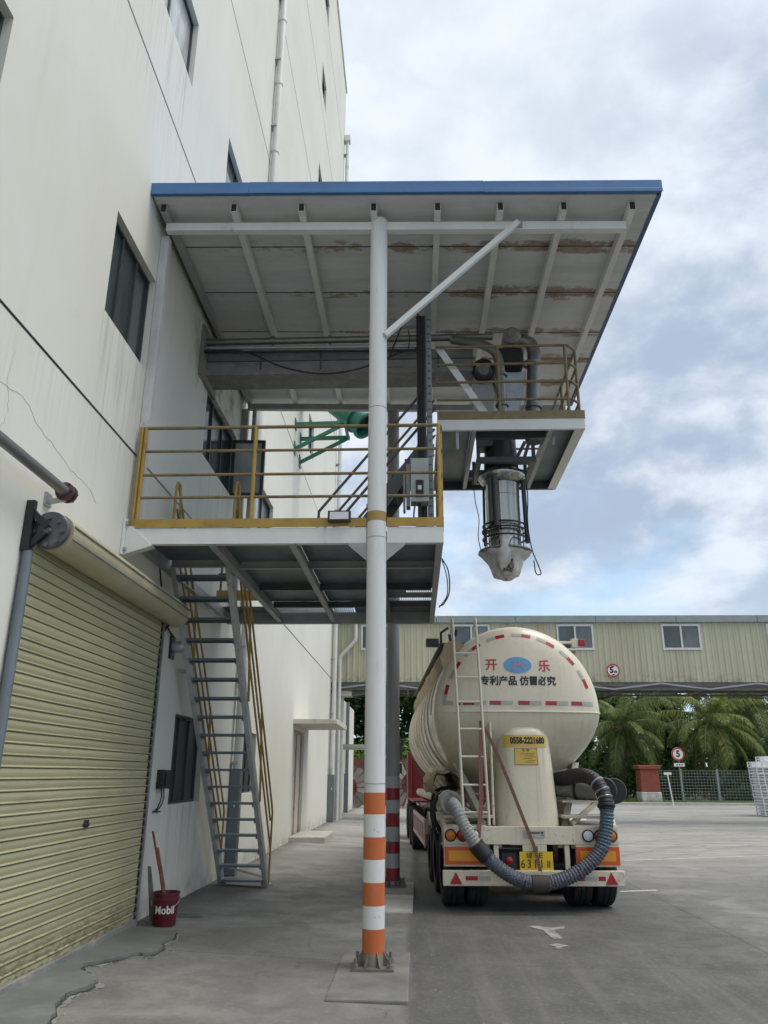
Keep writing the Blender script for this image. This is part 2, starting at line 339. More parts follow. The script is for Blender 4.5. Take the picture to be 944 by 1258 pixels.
# ------------------------------------------------------------------ mesh builder
OFF = {}
class G:
    def __init__(s): s.b = bmesh.new()
    def v(s, *ps): return [s.b.verts.new(p) for p in ps]
    def quad(s, a, b, c, d): s.b.faces.new(s.v(a, b, c, d))
    def tri(s, a, b, c): s.b.faces.new(s.v(a, b, c))
    def box(s, x0, x1, y0, y1, z0, z1):
        p = s.v((x0,y0,z0),(x1,y0,z0),(x1,y1,z0),(x0,y1,z0),(x0,y0,z1),(x1,y0,z1),(x1,y1,z1),(x0,y1,z1))
        for f in ((3,2,1,0),(4,5,6,7),(0,1,5,4),(1,2,6,5),(2,3,7,6),(3,0,4,7)): s.b.faces.new([p[i] for i in f])
        return s
    def hexa(s, pts):
        p = s.v(*pts)
        for f in ((3,2,1,0),(4,5,6,7),(0,1,5,4),(1,2,6,5),(2,3,7,6),(3,0,4,7)): s.b.faces.new([p[i] for i in f])
        return s
    def beam(s, p, q, w, h, up=(0,0,1)):
        p, q = Vector(p), Vector(q); d = (q-p).normalized(); u = Vector(up)
        if abs(d.dot(u)) > .98: u = Vector((0,1,0))
        a = d.cross(u).normalized()*w/2; b = a.cross(d).normalized()*h/2
        s.hexa([p-a-b, p+a-b, q+a-b, q-a-b, p-a+b, p+a+b, q+a+b, q-a+b]); return s
    def tube(s, pts, r, n=10, caps=True, rr=None):
        pts = [Vector(p) for p in pts]; rings = []
        t0 = (pts[1]-pts[0]).normalized(); u = Vector((0,0,1)) if abs(t0.z) < .9 else Vector((1,0,0))
        a = t0.cross(u).normalized()
        for i, p in enumerate(pts):
            t = (pts[min(i+1, len(pts)-1)]-pts[max(i-1, 0)])
            t = t.normalized() if t.length > 1e-9 else t0
            a = (a-t*a.dot(t)); a = a.normalized() if a.length > 1e-6 else t.orthogonal().normalized()
            b = t.cross(a); k = (rr[i] if rr else r)
            rings.append(s.v(*[p+(a*math.cos(2*PI*j/n)+b*math.sin(2*PI*j/n))*k for j in range(n)]))
        for A, B in zip(rings, rings[1:]):
            for j in range(n): s.b.faces.new((A[j], A[(j+1) % n], B[(j+1) % n], B[j]))
        if caps:
            s.b.faces.new(list(reversed(rings[0]))); s.b.faces.new(rings[-1])
        return s
    def lathe(s, prof, c, axis=(0,0,1), n=24, caps=False):
        """prof: (radius, distance along axis) from c"""
        ax = Vector(axis).normalized(); a = ax.orthogonal().normalized(); b = ax.cross(a); c = Vector(c); rings = []
        for r, d in prof:
            rings.append(s.v(*[c+ax*d+(a*math.cos(2*PI*j/n)+b*math.sin(2*PI*j/n))*max(r, 1e-4) for j in range(n)]))
        for A, B in zip(rings, rings[1:]):
            for j in range(n): s.b.faces.new((A[j], A[(j+1) % n], B[(j+1) % n], B[j]))
        if caps:
            s.b.faces.new(list(reversed(rings[0]))); s.b.faces.new(rings[-1])
        return s
    def prism(s, poly, f0, f1):
        """poly 2-D points; f0,f1 map a 2-D point to the two end faces"""
        A = s.v(*[f0(*p) for p in poly]); B = s.v(*[f1(*p) for p in poly]); n = len(poly)
        s.b.faces.new(list(reversed(A))); s.b.faces.new(B)
        for j in range(n): s.b.faces.new((A[j], A[(j+1) % n], B[(j+1) % n], B[j]))
        return s
    def grid(s, rows):
        V = [s.v(*r) for r in rows]
        for A, B in zip(V, V[1:]):
            for j in range(len(A)-1): s.b.faces.new((A[j], A[j+1], B[j+1], B[j]))
        return s
    def build(s, name, m, parent=None, smooth=0, bevel=0, bseg=2, off=None, fixn=True):
        o3 = Vector(off) if off is not None else (OFF.get(parent.name, Vector()) if parent else Vector())
        if fixn: bmesh.ops.recalc_face_normals(s.b, faces=s.b.faces)
        for v in s.b.verts: v.co -= o3
        me = bpy.data.meshes.new(name); s.b.to_mesh(me); s.b.free()
        me.materials.append(M[m] if isinstance(m, str) else m)
        if smooth:
            for p in me.polygons: p.use_smooth = True
            if smooth < 180: me.set_sharp_from_angle(angle=R(smooth))
        o = bpy.data.objects.new(name, me); COL.objects.link(o)
        if parent: o.parent = parent
        elif off is not None: o.location = off
        OFF[o.name] = o3
        if bevel:
            md = o.modifiers.new('bevel', 'BEVEL'); md.width = bevel; md.segments = bseg; md.limit_method = 'ANGLE'; md.angle_limit = R(40)
            md.harden_normals = False
        return o
def arc(p, rad, a0, a1, n, fn): return [fn(p[0]+rad*math.cos(R(a0+(a1-a0)*i/n)), p[1]+rad*math.sin(R(a0+(a1-a0)*i/n))) for i in range(n+1)]
def smoothpath(pts, k=6):
    pts = [Vector(p) for p in pts]; P = [pts[0]*2-pts[1]]+pts+[pts[-1]*2-pts[-2]]; out = []
    for i in range(1, len(P)-2):
        a, b, c, d = P[i-1:i+3]
        for j in range(k):
            t = j/k; out.append(.5*((2*b)+(c-a)*t+(2*a-5*b+4*c-d)*t*t+(3*b-a-3*c+d)*t**3))
    out.append(pts[-1]); return out
def tag(o, label=None, cat=None, group=None, kind=None):
    if label: o['label'] = label
    if cat: o['category'] = cat
    if group: o['group'] = group
    if kind: o['kind'] = kind
    return o
def thing(name, label, cat, loc=(0,0,0), group=None, local=False, rotz=0):
    o = bpy.data.objects.new(name, None); COL.objects.link(o); o.location = loc; o.rotation_euler = (0,0,rotz)
    o.empty_display_size = .2
    OFF[o.name] = Vector() if local else Vector(loc)
    return tag(o, label, cat, group)
def text_mesh(txt, size, bold=0.0, align='CENTER', sx=1.0):
    cu = bpy.data.curves.new('txt', 'FONT'); cu.body = txt; cu.size = size; cu.align_x = align; cu.align_y = 'CENTER'
    cu.resolution_u = 3; cu.offset = bold
    o = bpy.data.objects.new('txt', cu); COL.objects.link(o)
    dg = bpy.context.evaluated_depsgraph_get()
    me = bpy.data.meshes.new_from_object(o.evaluated_get(dg))
    vs = [(v.co.x*sx, v.co.y) for v in me.vertices]; fs = [list(p.vertices) for p in me.polygons]
    bpy.data.objects.remove(o); bpy.data.curves.remove(cu); bpy.data.meshes.remove(me)
    return vs, fs
def text_on(g, txt, size, fn, bold=0.0, sx=1.0, align='CENTER'):
    """lay lettering on a surface: fn maps (right, up) offsets to a point"""
    vs, fs = text_mesh(txt, size, bold, align, sx)
    V = [g.b.verts.new(fn(a, b)) for a, b in vs]
    for f in fs:
        try: g.b.faces.new([V[i] for i in f])
        except ValueError: pass
    return g
def gz(x): return 0. if x <= -3.3 else (-.1-.03*min(1,(x+.8)/1.1) if x >= -.8 else -.1*(x+3.3)/2.5)
GZ = -.13   # the lane lies a little lower still

# ------------------------------------------------------------------ camera, world, light
cam = bpy.data.cameras.new('camera'); co = bpy.data.objects.new('camera', cam); COL.objects.link(co); scn.camera = co
pit, yaw, rol = R(18.57), R(2.305), R(.287)
fw = Vector((-math.sin(yaw)*math.cos(pit), math.cos(yaw)*math.cos(pit), math.sin(pit))); rt = Vector((math.cos(yaw), math.sin(yaw), 0)); up = rt.cross(fw)
r2 = rt*math.cos(rol)+up*math.sin(rol); u2 = up*math.cos(rol)-rt*math.sin(rol)
mw = Matrix((r2, u2, -fw)).transposed().to_4x4(); mw.translation = (0,0,1.65); co.matrix_world = mw
cam.sensor_fit = 'VERTICAL'; cam.sensor_height = 24; cam.lens = 24*961.6/1258; cam.clip_start = .05; cam.clip_end = 3000

SUN_EL, SUN_AZ = 66, 100          # azimuth measured from +y (into the picture) towards +x
w = bpy.data.worlds.new('World'); scn.world = w; w.use_nodes = True
nt = w.node_tree; nt.nodes.clear(); h = N(nt)
sky = h.n('ShaderNodeTexSky', sky_type='NISHITA'); sky.sun_disc = False; sky.sun_elevation = R(SUN_EL); sky.sun_rotation = R(SUN_AZ)
sky.air_density = 1.0; sky.dust_density = .6; sky.ozone_density = 1.4
t = h.n('ShaderNodeTexCoord'); sp = h.n('ShaderNodeSeparateXYZ'); h.l(t.outputs['Generated'], sp.inputs[0])
zz = h.math('ADD', h.math('MAXIMUM', sp.outputs[2], 0), .42)
cb = h.n('ShaderNodeCombineXYZ'); h.l(h.math('DIVIDE', sp.outputs[0], zz), cb.inputs[0]); h.l(h.math('DIVIDE', sp.outputs[1], zz), cb.inputs[1])
h.l(h.math('MULTIPLY', sp.outputs[2], .6), cb.inputs[2])
mpv = h.n('ShaderNodeMapping'); h.l(cb.outputs[0], mpv.inputs[0]); mpv.inputs['Location'].default_value = (3.1, 1.7, .4); mpv.inputs['Rotation'].default_value = (0, 0, R(35))
cv_ = mpv.outputs[0]
n1 = h.noise(cv_, 1.9, 10, .56, .1)
n2 = h.noise(cv_, 4.0, 11, .56, .15)
n3 = h.noise(cv_, 1.3, 4, .55)
el = sp.outputs[2]
# low in front the deck breaks up into pale blue; higher it closes over in lavender grey with bright thin patches
cover = h.ramp(h.math('ADD', n1, h.ramp(el, .05, .5, -.03, .22)), .43, .61)
shade = h.math('ADD', h.math('MULTIPLY', n2, .60), h.math('MULTIPLY', n3, .44))
ccol = h.mix(h.ramp(shade, .455, .595), (3.7,4.5,5.8), (7.0,7.6,8.4))
ccol = h.mix(h.ramp(el, .30, .05, .0, .6), ccol, (6.6,7.5,8.6))
gl = h.n('ShaderNodeVectorMath', operation='DOT_PRODUCT'); h.l(t.outputs['Generated'], gl.inputs[0]); gl.inputs[1].default_value = Vector((-.06,.66,.75)).normalized()
ccol = h.mix(h.math('MULTIPLY', h.ramp(gl.outputs['Value'], .88, 1.0), .6), ccol, (7.9,8.4,8.9))
blue = h.mix(.72, h.mix(1., sky.outputs[0], (2.3,2.1,1.9), 'MULTIPLY'), h.mix(h.ramp(el, .05, .5), (4.1,6.2,8.2), (3.9,5.2,7.0)))
fin = h.mix(cover, blue, ccol)
# sun behind the cloud deck: added out-of-view glow round it lifts the fill light
gs_ = h.n('ShaderNodeVectorMath', operation='DOT_PRODUCT'); h.l(t.outputs['Generated'], gs_.inputs[0])
gs_.inputs[1].default_value = (math.sin(R(SUN_AZ))*math.cos(R(SUN_EL)), math.cos(R(SUN_AZ))*math.cos(R(SUN_EL)), math.sin(R(SUN_EL)))
fin = h.mix(h.ramp(gs_.outputs['Value'], .72, 1.0), fin, (26,25,23.5))
bg = h.n('ShaderNodeBackground'); h.l(fin, bg.inputs[0]); bg.inputs[1].default_value = .1
ow = h.n('ShaderNodeOutputWorld'); h.l(bg.outputs[0], ow.inputs[0])

sl = bpy.data.lights.new('sun', 'SUN'); so = bpy.data.objects.new('sun', sl); COL.objects.link(so)
sl.energy = 1.0; sl.angle = R(18); sl.color = (1., .955, .88)
LIGHT_AZ = SUN_AZ
d = Vector((math.sin(R(LIGHT_AZ))*math.cos(R(SUN_EL)), math.cos(R(LIGHT_AZ))*math.cos(R(SUN_EL)), math.sin(R(SUN_EL))))
so.rotation_euler = (-d).to_track_quat('-Z', 'Y').to_euler()
vs = scn.view_settings; vs.view_transform = 'Standard'; vs.look = 'None'; vs.exposure = 0.27; vs.gamma = 1
try: vs.use_curve_mapping = False
except Exception: pass
scn.cycles.max_bounces = 8; scn.cycles.diffuse_bounces = 5; scn.cycles.use_denoising = True

# ================================================================== SETTING
def sheet(name, rows, m):
    g = G(); g.grid(rows); o = g.build(name, m); tag(o, kind='structure'); return o
xs = [-250, -3.3, -.8, .3, 8, 20, 250]; ysl = [-60, 0, 8, 16, 30, 55.4]
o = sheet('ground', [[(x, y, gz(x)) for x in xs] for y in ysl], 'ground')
# soil and grass beyond the kerb, gently uneven
rows = []
for j in range(30):
    y = 55.4+(j/29)**2*240
    rows.append([(x, y, -.09+.12*mnoise.noise(Vector((x*.2, y*.2, 0))) if j else -.13) for x in [-250+500*i/60 for i in range(61)]])
sheet('verge', rows, 'verge')
g = G(); g.box(4.6, 70, 55.3, 55.55, -.3, .03)
tag(g.build('kerb', 'concrete_pale', bevel=.02), kind='structure')

# broken concrete apron in front of the roller door (a few cm thick, ragged edge)
edge = [(-2.66,9.62),(-2.6,9.25),(-2.63,9.0),(-2.56,8.74),(-2.6,8.5),(-2.76,8.4),(-2.85,8.2),(-2.95,8.02),(-3.02,7.9),(-2.98,7.74),(-2.86,7.6),(-2.72,7.44),(-2.68,7.3),(-2.74,7.05),(-2.76,6.9),(-2.7,6.6),(-2.6,6.3),(-2.52,5.9),(-2.48,5.2),(-2.6,4.2),(-3.298,4.2),(-3.298,9.74)]
jag = []
for i, (x, y) in enumerate(edge[:-2]):
    jag.append((x, y))
    if i < len(edge)-3:
        x2, y2 = edge[i+1]
        for k in (.25,.5,.75): jag.append((x+(x2-x)*k+random.uniform(-.022,.022), y+(y2-y)*k+random.uniform(-.03,.03)))
jag += edge[-2:]
g = G(); g.prism(jag, lambda x, y: (x, y, gz(x)-.05), lambda x, y: (x, y, gz(x)+.03))
M['apron'] = mat('apron_concrete', (.155,.163,.155), .8, var=.22, scale=1.6, bump=.3, bscale=40, dirt=(.25,.245,.235), damt=.5, dscale=2)
tag(g.build('apron', 'apron'), kind='structure')
g = G(); rows = [[], []]
for i, (x, y) in enumerate(jag[:-2]):
    wd = .012+.05*max(0, mnoise.noise(Vector((i*.23, 4.1, 0)))+.35)*(1 if y > 6.8 else .6)
    rows[0].append((x-.01, y, gz(x)+.004)); rows[1].append((x+wd, y-wd*.55, gz(x)+.004))
g.grid(rows); rows2 = [[], []]
for i, (x, y) in enumerate(jag[:-2]):
    wd = .03+.10*max(0, mnoise.noise(Vector((i*.31, 9.1, 0)))+.3)
    rows2[0].append((x-.005, y, gz(x)+.002)); rows2[1].append((x+wd, y-wd*.6, gz(x)+.002))
g2 = G().grid(rows2); tag(g2.build('crumbled_edge', mat('crumbled_concrete', (.27,.265,.25), .95, var=.4, scale=14, bump=.6, bscale=60, dirt=(.12,.12,.115), damt=.9, dscale=11, dth=.5)), kind='structure')
tag(g.build('crack', mat('dark_crack', (.045,.047,.043), .95, var=.4, scale=20)), kind='structure')
# crumbs along the broken edge: nobody could count them
g = G()
for i in range(260):
    x, y = jag[random.randrange(6, len(jag)-8)]; x += .02+abs(random.gauss(0, .05)); y += -.03+random.gauss(0, .05); s = random.uniform(.002,.008)*random.choice((.6,.8,1.2)); z = gz(x)
    p = [(x+random.uniform(-s,s)+a*s, y+b*s, z+c*s*1.2) for a, b, c in ((-1,-1,0),(1,-1,0),(1,1,0),(-1,1,0),(-.6,-.6,1),(.7,-.5,1),(.5,.7,1),(-.5,.6,1))]
    g.hexa(p)
tag(g.build('rubble', 'concrete'), kind='stuff')
g = G()
for i in range(260):
    x = random.choice((random.uniform(-3.2,-.1), random.uniform(0,4), random.gauss(-.1,.25))); y = random.uniform(5.5,22); s = random.uniform(.002,.006)*(1+y*.02); z = gz(x)
    g.hexa([(x+random.uniform(-s,s)*.5+a*s, y+b*s, z+c*s) for a, b, c in ((-1,-1,0),(1,-1,0),(1,1,0),(-1,1,0),(-.6,-.6,1),(.7,-.5,1),(.5,.7,1),(-.5,.6,1))])
tag(g.build('grit', 'concrete'), kind='stuff')
# worn straight-ahead arrow and a white bay line
g = G()
zA = -.13+.004
for poly in ([(1.44,9.62),(1.52,9.58),(1.50,9.70),(1.62,9.78),(1.5,9.9),(1.38,9.83),(1.46,9.74)], [(1.50,10.15),(1.62,10.2),(1.60,10.72),(1.74,10.8),(1.78,10.98),(1.6,10.86),(1.42,10.98),(1.30,10.95),(1.47,10.7)]):
    g.b.faces.new(g.v(*[(x+.06, y, zA) for x, y in poly]))
tag(g.build('painted_arrow', mat('worn_marking', (.34,.34,.33), .8, var=.35, scale=8, dirt=(.16,.16,.155), damt=.95, dscale=7, dth=.46)), kind='structure')
g = G(); g.quad((3.3,14.12,zA),(3.95,14.3,zA),(3.95,14.42,zA),(3.3,14.22,zA)); g.quad((4.6,19.1,zA),(12.5,22.2,zA),(12.5,22.32,zA),(4.6,19.2,zA))
tag(g.build('painted_line', mat('worn_line', (.5,.5,.49), .8, var=.3, scale=6, dirt=(.3,.3,.29), damt=.8, dscale=5, dth=.5)), kind='structure')
# concrete pads under the two posts
g = G(); g.box(-.76, -.075, 7.28, 9.12, -.2, -.083); tag(g.build('footing_slab', mat('footing_concrete', (.175,.174,.165), .85, var=.3, scale=3, bump=.3, bscale=50, dirt=(.26,.25,.2), damt=.5), bevel=.012), kind='structure')
g = G(); g.box(-.78, -.04, 13.05, 14.3, -.2, -.03); tag(g.build('footing_slab', 'concrete', bevel=.015), kind='structure')
g = G(); g.hexa([(-.7,11.6,-.2),(-.06,11.75,-.2),(-.05,13.05,-.2),(-.76,13.05,-.2),(-.7,11.6,-.093),(-.06,11.75,-.093),(-.05,13.05,-.06),(-.76,13.05,-.06)])
tag(g.build('footing_ramp', 'concrete_pale'), kind='structure')

# ================================================================== FACTORY BUILDING
WX = -3.3; Y0, Y1, ZT = -8., 31.1, 34.8
fb = thing('factory_building', 'tall cream rendered factory block with dark joint lines, covered by the canopy at its foot', 'building', (WX, 12, 0))
wins = [  # y0,y1,z0,z1, glass, split, grille
 (7.15,8.5,6.37,7.66,'glass',3), (11.2,13.3,6.4,7.6,'glass',0), (15.45,17.3,6.4,7.6,'glass',2), (2.6,4.75,6.4,7.62,'glass',2),
 (7.1,9.06,11.5,12.75,'glass_pale',2), (11.2,13.2,11.45,12.62,'glass_grey',2), (22.5,23.75,16.4,17.6,'glass',2), (22.5,23.75,21.3,22.5,'glass',2), (22.5,23.75,25.95,27.15,'glass',2), (22.5,23.75,30.35,31.6,'glass',2),
 (2.6,4.75,11.5,12.75,'glass',2), (22.5,23.75,11.4,12.6,'glass',2), (22.5,23.75,6.4,7.6,'glass',2),
 (10.98,12.55,1.26,2.44,'glass_dull',3), (15.2,16.75,1.3,2.44,'glass_dull',3)]
door = (22.0, 24.0, 0., 2.82)
holes = [x[:4] for x in wins]+[door]
g = G()
ys_ = sorted({Y0, Y1, *[a for q in holes for a in q[:2]]}); zs_ = sorted({-.2, ZT, *[a for q in holes for a in q[2:4]]})
for a, b in zip(ys_, ys_[1:]):
    for c, d in zip(zs_, zs_[1:]):
        if any(q[0]-1e-6 <= a and b <= q[1]+1e-6 and q[2]-1e-6 <= c and d <= q[3]+1e-6 for q in holes): continue
        g.quad((WX,a,c),(WX,b,c),(WX,b,d),(WX,a,d))
RD = .13
for a, b, c, d in holes:
    x2 = WX-RD
    g.quad((WX,a,c),(WX,a,d),(x2,a,d),(x2,a,c)); g.quad((WX,b,c),(x2,b,c),(x2,b,d),(WX,b,d))
    g.quad((WX,a,c),(x2,a,c),(x2,b,c),(WX,b,c)); g.quad((WX,a,d),(WX,b,d),(x2,b,d),(x2,a,d))
# the block behind the face
XB = -24.
g.quad((WX,Y1,-.2),(XB,Y1,-.2),(XB,Y1,ZT),(WX,Y1,ZT)); g.quad((WX,Y0,-.2),(WX,Y0,ZT),(XB,Y0,ZT),(XB,Y0,-.2))
g.quad((WX,Y0,ZT),(WX,Y1,ZT),(XB,Y1,ZT),(XB,Y0,ZT)); g.quad((XB,Y0,-.2),(XB,Y0,ZT),(XB,Y1,ZT),(XB,Y1,-.2))
bmesh.ops.remove_doubles(g.b, verts=g.b.verts, dist=1e-4)
wall = g.build('wall', 'wall', fb)
g = G()
for z in (5.24, 10.24, 15.22, 20.2, 25.2, 30.2):
    g.box(WX-.02, WX+.003, Y0, Y1-.02, z-.014, z+.014)
g.build('expansion_joint', 'black_metal', wall)
# hairline cracks in the render beside the door head
g = G()
for path in ([(5.45,4.62),(5.9,4.66),(6.15,4.55),(6.5,4.5),(6.9,4.42),(7.3,4.4),(7.55,4.32)], [(5.62,4.98),(5.58,4.7),(5.66,4.45),(5.6,4.25),(5.65,4.0)]):
    pts = smoothpath([(WX+.001, y, z) for y, z in path], 5)
    pts = [p+Vector((0, random.uniform(-.012,.012), random.uniform(-.012,.012))) for p in pts]
    g.tube(pts, .0016, 4)
g.build('hairline_crack', mat('crack_line', (.42,.40,.35), .9), wall)
for k, (a, b, c, d, gl_, sp_) in enumerate(wins):
    x2 = WX-RD+.02; f = .032
    g = G(); g.box(x2-.03, x2+.03, a+.002, a+f, c+.002, d-.002); g.box(x2-.03, x2+.03, b-f, b-.002, c+.002, d-.002)
    g.box(x2-.03, x2+.03, a+f, b-f, c+.002, c+f); g.box(x2-.03, x2+.03, a+f, b-f, d-f, d-.002)
    n = max(sp_, 3 if sp_ == 0 else 1)
    for i in range(1, n):
        y = a+(b-a)*i/n; g.box(x2-.028, x2+.028, y-.022, y+.022, c+f, d-f)
    fr = g.build('window', 'frame_dark', fb)
    g = G(); g.quad((x2-.005,a+f,c+f),(x2-.005,b-f,c+f),(x2-.005,b-f,d-f),(x2-.005,a+f,d-f)); g.build('pane', gl_, fr, fixn=False)
    if k in (15, 16):
        g = G(); g.box(WX-RD, WX+.03, a-.02, b+.02, c-.05, c-.003); g.build('sill', 'wall', fr, bevel=.006)
    if sp_ == 0:   # casement swung open towards the yard
        g = G(); yh = b-.03; L = .62; dx, dy = math.cos(R(12)), math.sin(R(12))
        def cp(u_, z, t_=0): return (WX-.06+u_*dx+t_*dy, yh-u_*dy*-.2+t_, z)
        for z0, z1, u0, u1 in ((c+.05,c+.11,0,L),(d-.11,d-.05,0,L),(c+.11,d-.11,0,.06),(c+.11,d-.11,L-.06,L)):
            g.hexa([cp(u0,z0),cp(u1,z0),cp(u1,z0,.04),cp(u0,z0,.04),cp(u0,z1),cp(u1,z1),cp(u1,z1,.04),cp(u0,z1,.04)])
        cs = g.build('casement', 'frame_dark', fr)
        g = G(); g.hexa([cp(.06,c+.11,.012),cp(L-.06,c+.11,.012),cp(L-.06,c+.11,.026),cp(.06,c+.11,.026),cp(.06,d-.11,.012),cp(L-.06,d-.11,.012),cp(L-.06,d-.11,.026),cp(.06,d-.11,.026)]); g.build('casement_pane', 'glass_pale', fr)  # reflection of the wall put into the pane's pale colour
# roof cap
g = G(); g.box(WX-.3, WX+.06, Y0-.05, Y1+.06, ZT+.003, ZT+.12); g.build('parapet_coping', 'wall', fb)
# far personnel door, awning slab, step
a, b, c, d = door
g = G(); x2 = WX-RD+.02
g.box(x2-.03, x2+.05, a+.003, a+.08, .0, d-.003); g.box(x2-.03, x2+.05, b-.08, b-.003, .0, d-.003); g.box(x2-.03, x2+.05, a+.08, b-.08, d-.08, d-.003); g.box(x2-.03, x2+.05, (a+b)/2-.02, (a+b)/2+.02, 0, d-.08)
dr = g.build('door', mat('rusty_door_frame', (.40,.36,.32), .6, var=.2, dirt=(.22,.09,.05), damt=.8, dscale=5, dth=.52), fb)
g = G(); g.box(x2-.02, x2+.012, a+.08, (a+b)/2-.02, 0, d-.08); g.box(x2-.02, x2+.012, (a+b)/2+.02, b-.08, 0, d-.08); g.build('door_leaf', 'awning_paint', dr)
g = G(); g.box(WX+.002, -2.12, 21.75, 24.9, 2.95, 3.08); g.build('awning', 'awning_paint', fb, bevel=.01)
g = G(); g.box(WX+.002, -2.36, 21.75, 24.2, -.1, .12); tag(g.build('door_step', 'concrete_pale', bevel=.015), 'low concrete step below the rusty door of the factory', 'step', 'concrete door steps')
# downpipes
def downpipe(y, z0, z1, r, x, guard, parent, hop=False):
    g = G(); g.tube([(x,y,z0),(x,y,z1)], r, 14)
    z = z0+1.2
    while z < z1:
        g.lathe([(r+.012,-.05),(r+.014,0),(r+.012,.05)], (x,y,z), n=14); z += 2.05
    p = g.build('downpipe', 'pvc', parent, smooth=40)
    g = G(); z = z0+1.9
    while z < z1:
        g.box(WX, x+.02, y-r-.03, y+r+.03, z-.02, z+.02); z += 2.05
    g.build('pipe_clip', 'galv', p)
    if guard:
        g = G(); g.box(WX+.002, x+r+.006, y-r-.01, y+r+.01, 0, guard); g.build('pipe_guard', 'grille_grey', p, bevel=.02)
    if hop:
        g = G(); g.box(WX+.01, x+r+.06, y-.16, y+.16, z1-.25, z1+.1); g.build('pipe_hopper', 'pvc', p, bevel=.02)
downpipe(14.6, -.05, ZT-.3, .08, WX+.115, 1.72, fb)
downpipe(30.85, -.05, 31.6, .085, WX+.16, 1.66, fb, True)
# roller shutter
g = G(); prof = []; z = .06
DX = WX+.06
while z < 3.56:
    prof += [(DX-.004, z), (DX+.002, z+.012), (DX+.004, z+.04), (DX+.001, z+.062), (DX-.006, z+.066), (DX+.008, z+.070), (DX+.012, z+.076), (DX+.008, z+.084), (DX-.006, z+.087)]; z += .092
g.grid([[(x+.007*mnoise.noise(Vector((yy*.9, z*1.3, 2))), yy, z+.004*mnoise.noise(Vector((yy*.7, z*.6, 5)))) for x, z in prof] for yy in [6.28+3.55*k/16 for k in range(17)]])
def slat_material():
    m, nt = _nt('olive_shutter'); h = N(nt); v = h.coord(); t = h.n('ShaderNodeTexCoord'); sp = h.n('ShaderNodeSeparateXYZ'); h.l(t.outputs['Object'], sp.inputs[0]); z = sp.outputs[2]
    k = h.math('FLOOR', h.math('DIVIDE', h.math('SUBTRACT', z, .06), .092)); wn = h.n('ShaderNodeTexWhiteNoise', noise_dimensions='1D'); h.l(k, wn.inputs['W'])
    fr_ = h.math('FRACT', h.math('DIVIDE', h.math('SUBTRACT', z, .06), .092))
    n = h.noise(h.coord((1,.5,3)), 2.0, 7, .7); f = h.noise(h.coord((1,1.5,6)), 6, 6, .75); dn = h.noise(v, .8, 3, .5)
    c = h.mix(wn.outputs[0], (.405,.385,.245), (.475,.455,.29)); c = h.mix(h.math('MULTIPLY', h.ramp(n, .48, .68), .45), c, (.29,.27,.17))
    c = h.mix(h.math('MULTIPLY', h.ramp(fr_, .60, .70), h.math('MULTIPLY', h.ramp(fr_, .80, .70), .7)), c, (.15,.135,.085))     # dirt caught in the groove
    c = h.mix(h.math('MULTIPLY', h.ramp(f, .66, .74), .6), c, (.58,.56,.42))
    c = h.mix(h.math('MULTIPLY', h.ramp(z, .55, .06), h.ramp(f, .42, .6)), c, (.21,.165,.095))
    h.bsdf(c, h.ramp(n, .3, .7, .35, .55), .1, .5, h.math('ADD', dn, h.math('MULTIPLY', f, .05)), .35, .03); return m
rd = g.build('roller_door', slat_material(), fb, smooth=35)

g = G(); g.box(DX-.03, DX+.035, 6.25, 9.86, .0, .075); g.build('bottom_rail', 'dusty_grey', rd, bevel=.006)
g = G(); g.box(WX+.002, DX+.035, 9.863, 9.90, .0, 3.5); g.build('guide_rail', 'dusty_grey', rd, bevel=.004)
g = G(); g.tube([(WX+.055,6.225,0),(WX+.055,6.225,3.42)], .044, 14); g.build('guide_rail', 'grille_grey', rd, smooth=50)
g = G()  # cut teeth of curtain end locks beside the rail
z = .06
while z < 3.5: g.box(DX-.01, DX+.02, 9.825, 9.862, z, z+.05); z += .092
g.box(DX-.012, DX+.005, 9.83, 9.86, .06, 3.5); g.build('end_lock', 'black_metal', rd)
g = G(); cx_, cz_ = WX+.2, 3.62
pf = [(.175, a) for a in range(0, 361, 15)]
pts = [(cx_+r*math.cos(R(a)), cz_+r*math.sin(R(a))*.95) for r, a in pf[:-1]]
g.prism(pts, lambda x, z: (x, 6.34, z), lambda x, z: (x, 9.98, z))
g.build('shutter_roll', 'hood_sheet', rd, smooth=50)
g = G()
for z_, x_ in ((cz_+.05,cx_+.17),(cz_-.06,cx_+.165)): g.box(x_-.02, x_+.012, 6.35, 9.97, z_-.006, z_+.006)
g.build('hood_seam', 'dusty_grey', rd)
g = G(); g.lathe([(.001,-.02),(.155,-.02),(.16,-.015),(.16,.03),(.12,.04)], (cx_,6.27,cz_), (0,1,0), 28)
for i in range(8):
    a = 2*PI*i/8; g.lathe([(.001,-.045),(.02,-.045),(.02,-.02)], (cx_-.01+.12*math.cos(a), 6.27, cz_-.02+.12*math.sin(a)), (0,1,0), 8)
g.lathe([(.001,-.07),(.03,-.07),(.034,-.02)], (cx_-.01,6.27,cz_-.02), (0,1,0), 12)
g.build('end_plate', mat('end_plate_grey', (.13,.14,.15), .5, .4, var=.35, scale=9), rd, smooth=30)
g = G(); g.beam((WX+.04,6.2,3.42),(WX+.04,6.2,3.86),.07,.05); g.beam((WX+.04,6.21,3.78),(cx_,6.21,cz_),.045,.05); g.beam((WX+.04,6.22,3.45),(cx_-.02,6.22,cz_-.04),.045,.05)
g.build('roll_bracket', 'black_metal', rd)
g = G(); g.beam((WX+.05,9.9,3.35),(cx_,9.9,3.56),.03,.03); g.build('roll_bracket', 'black_metal', rd)
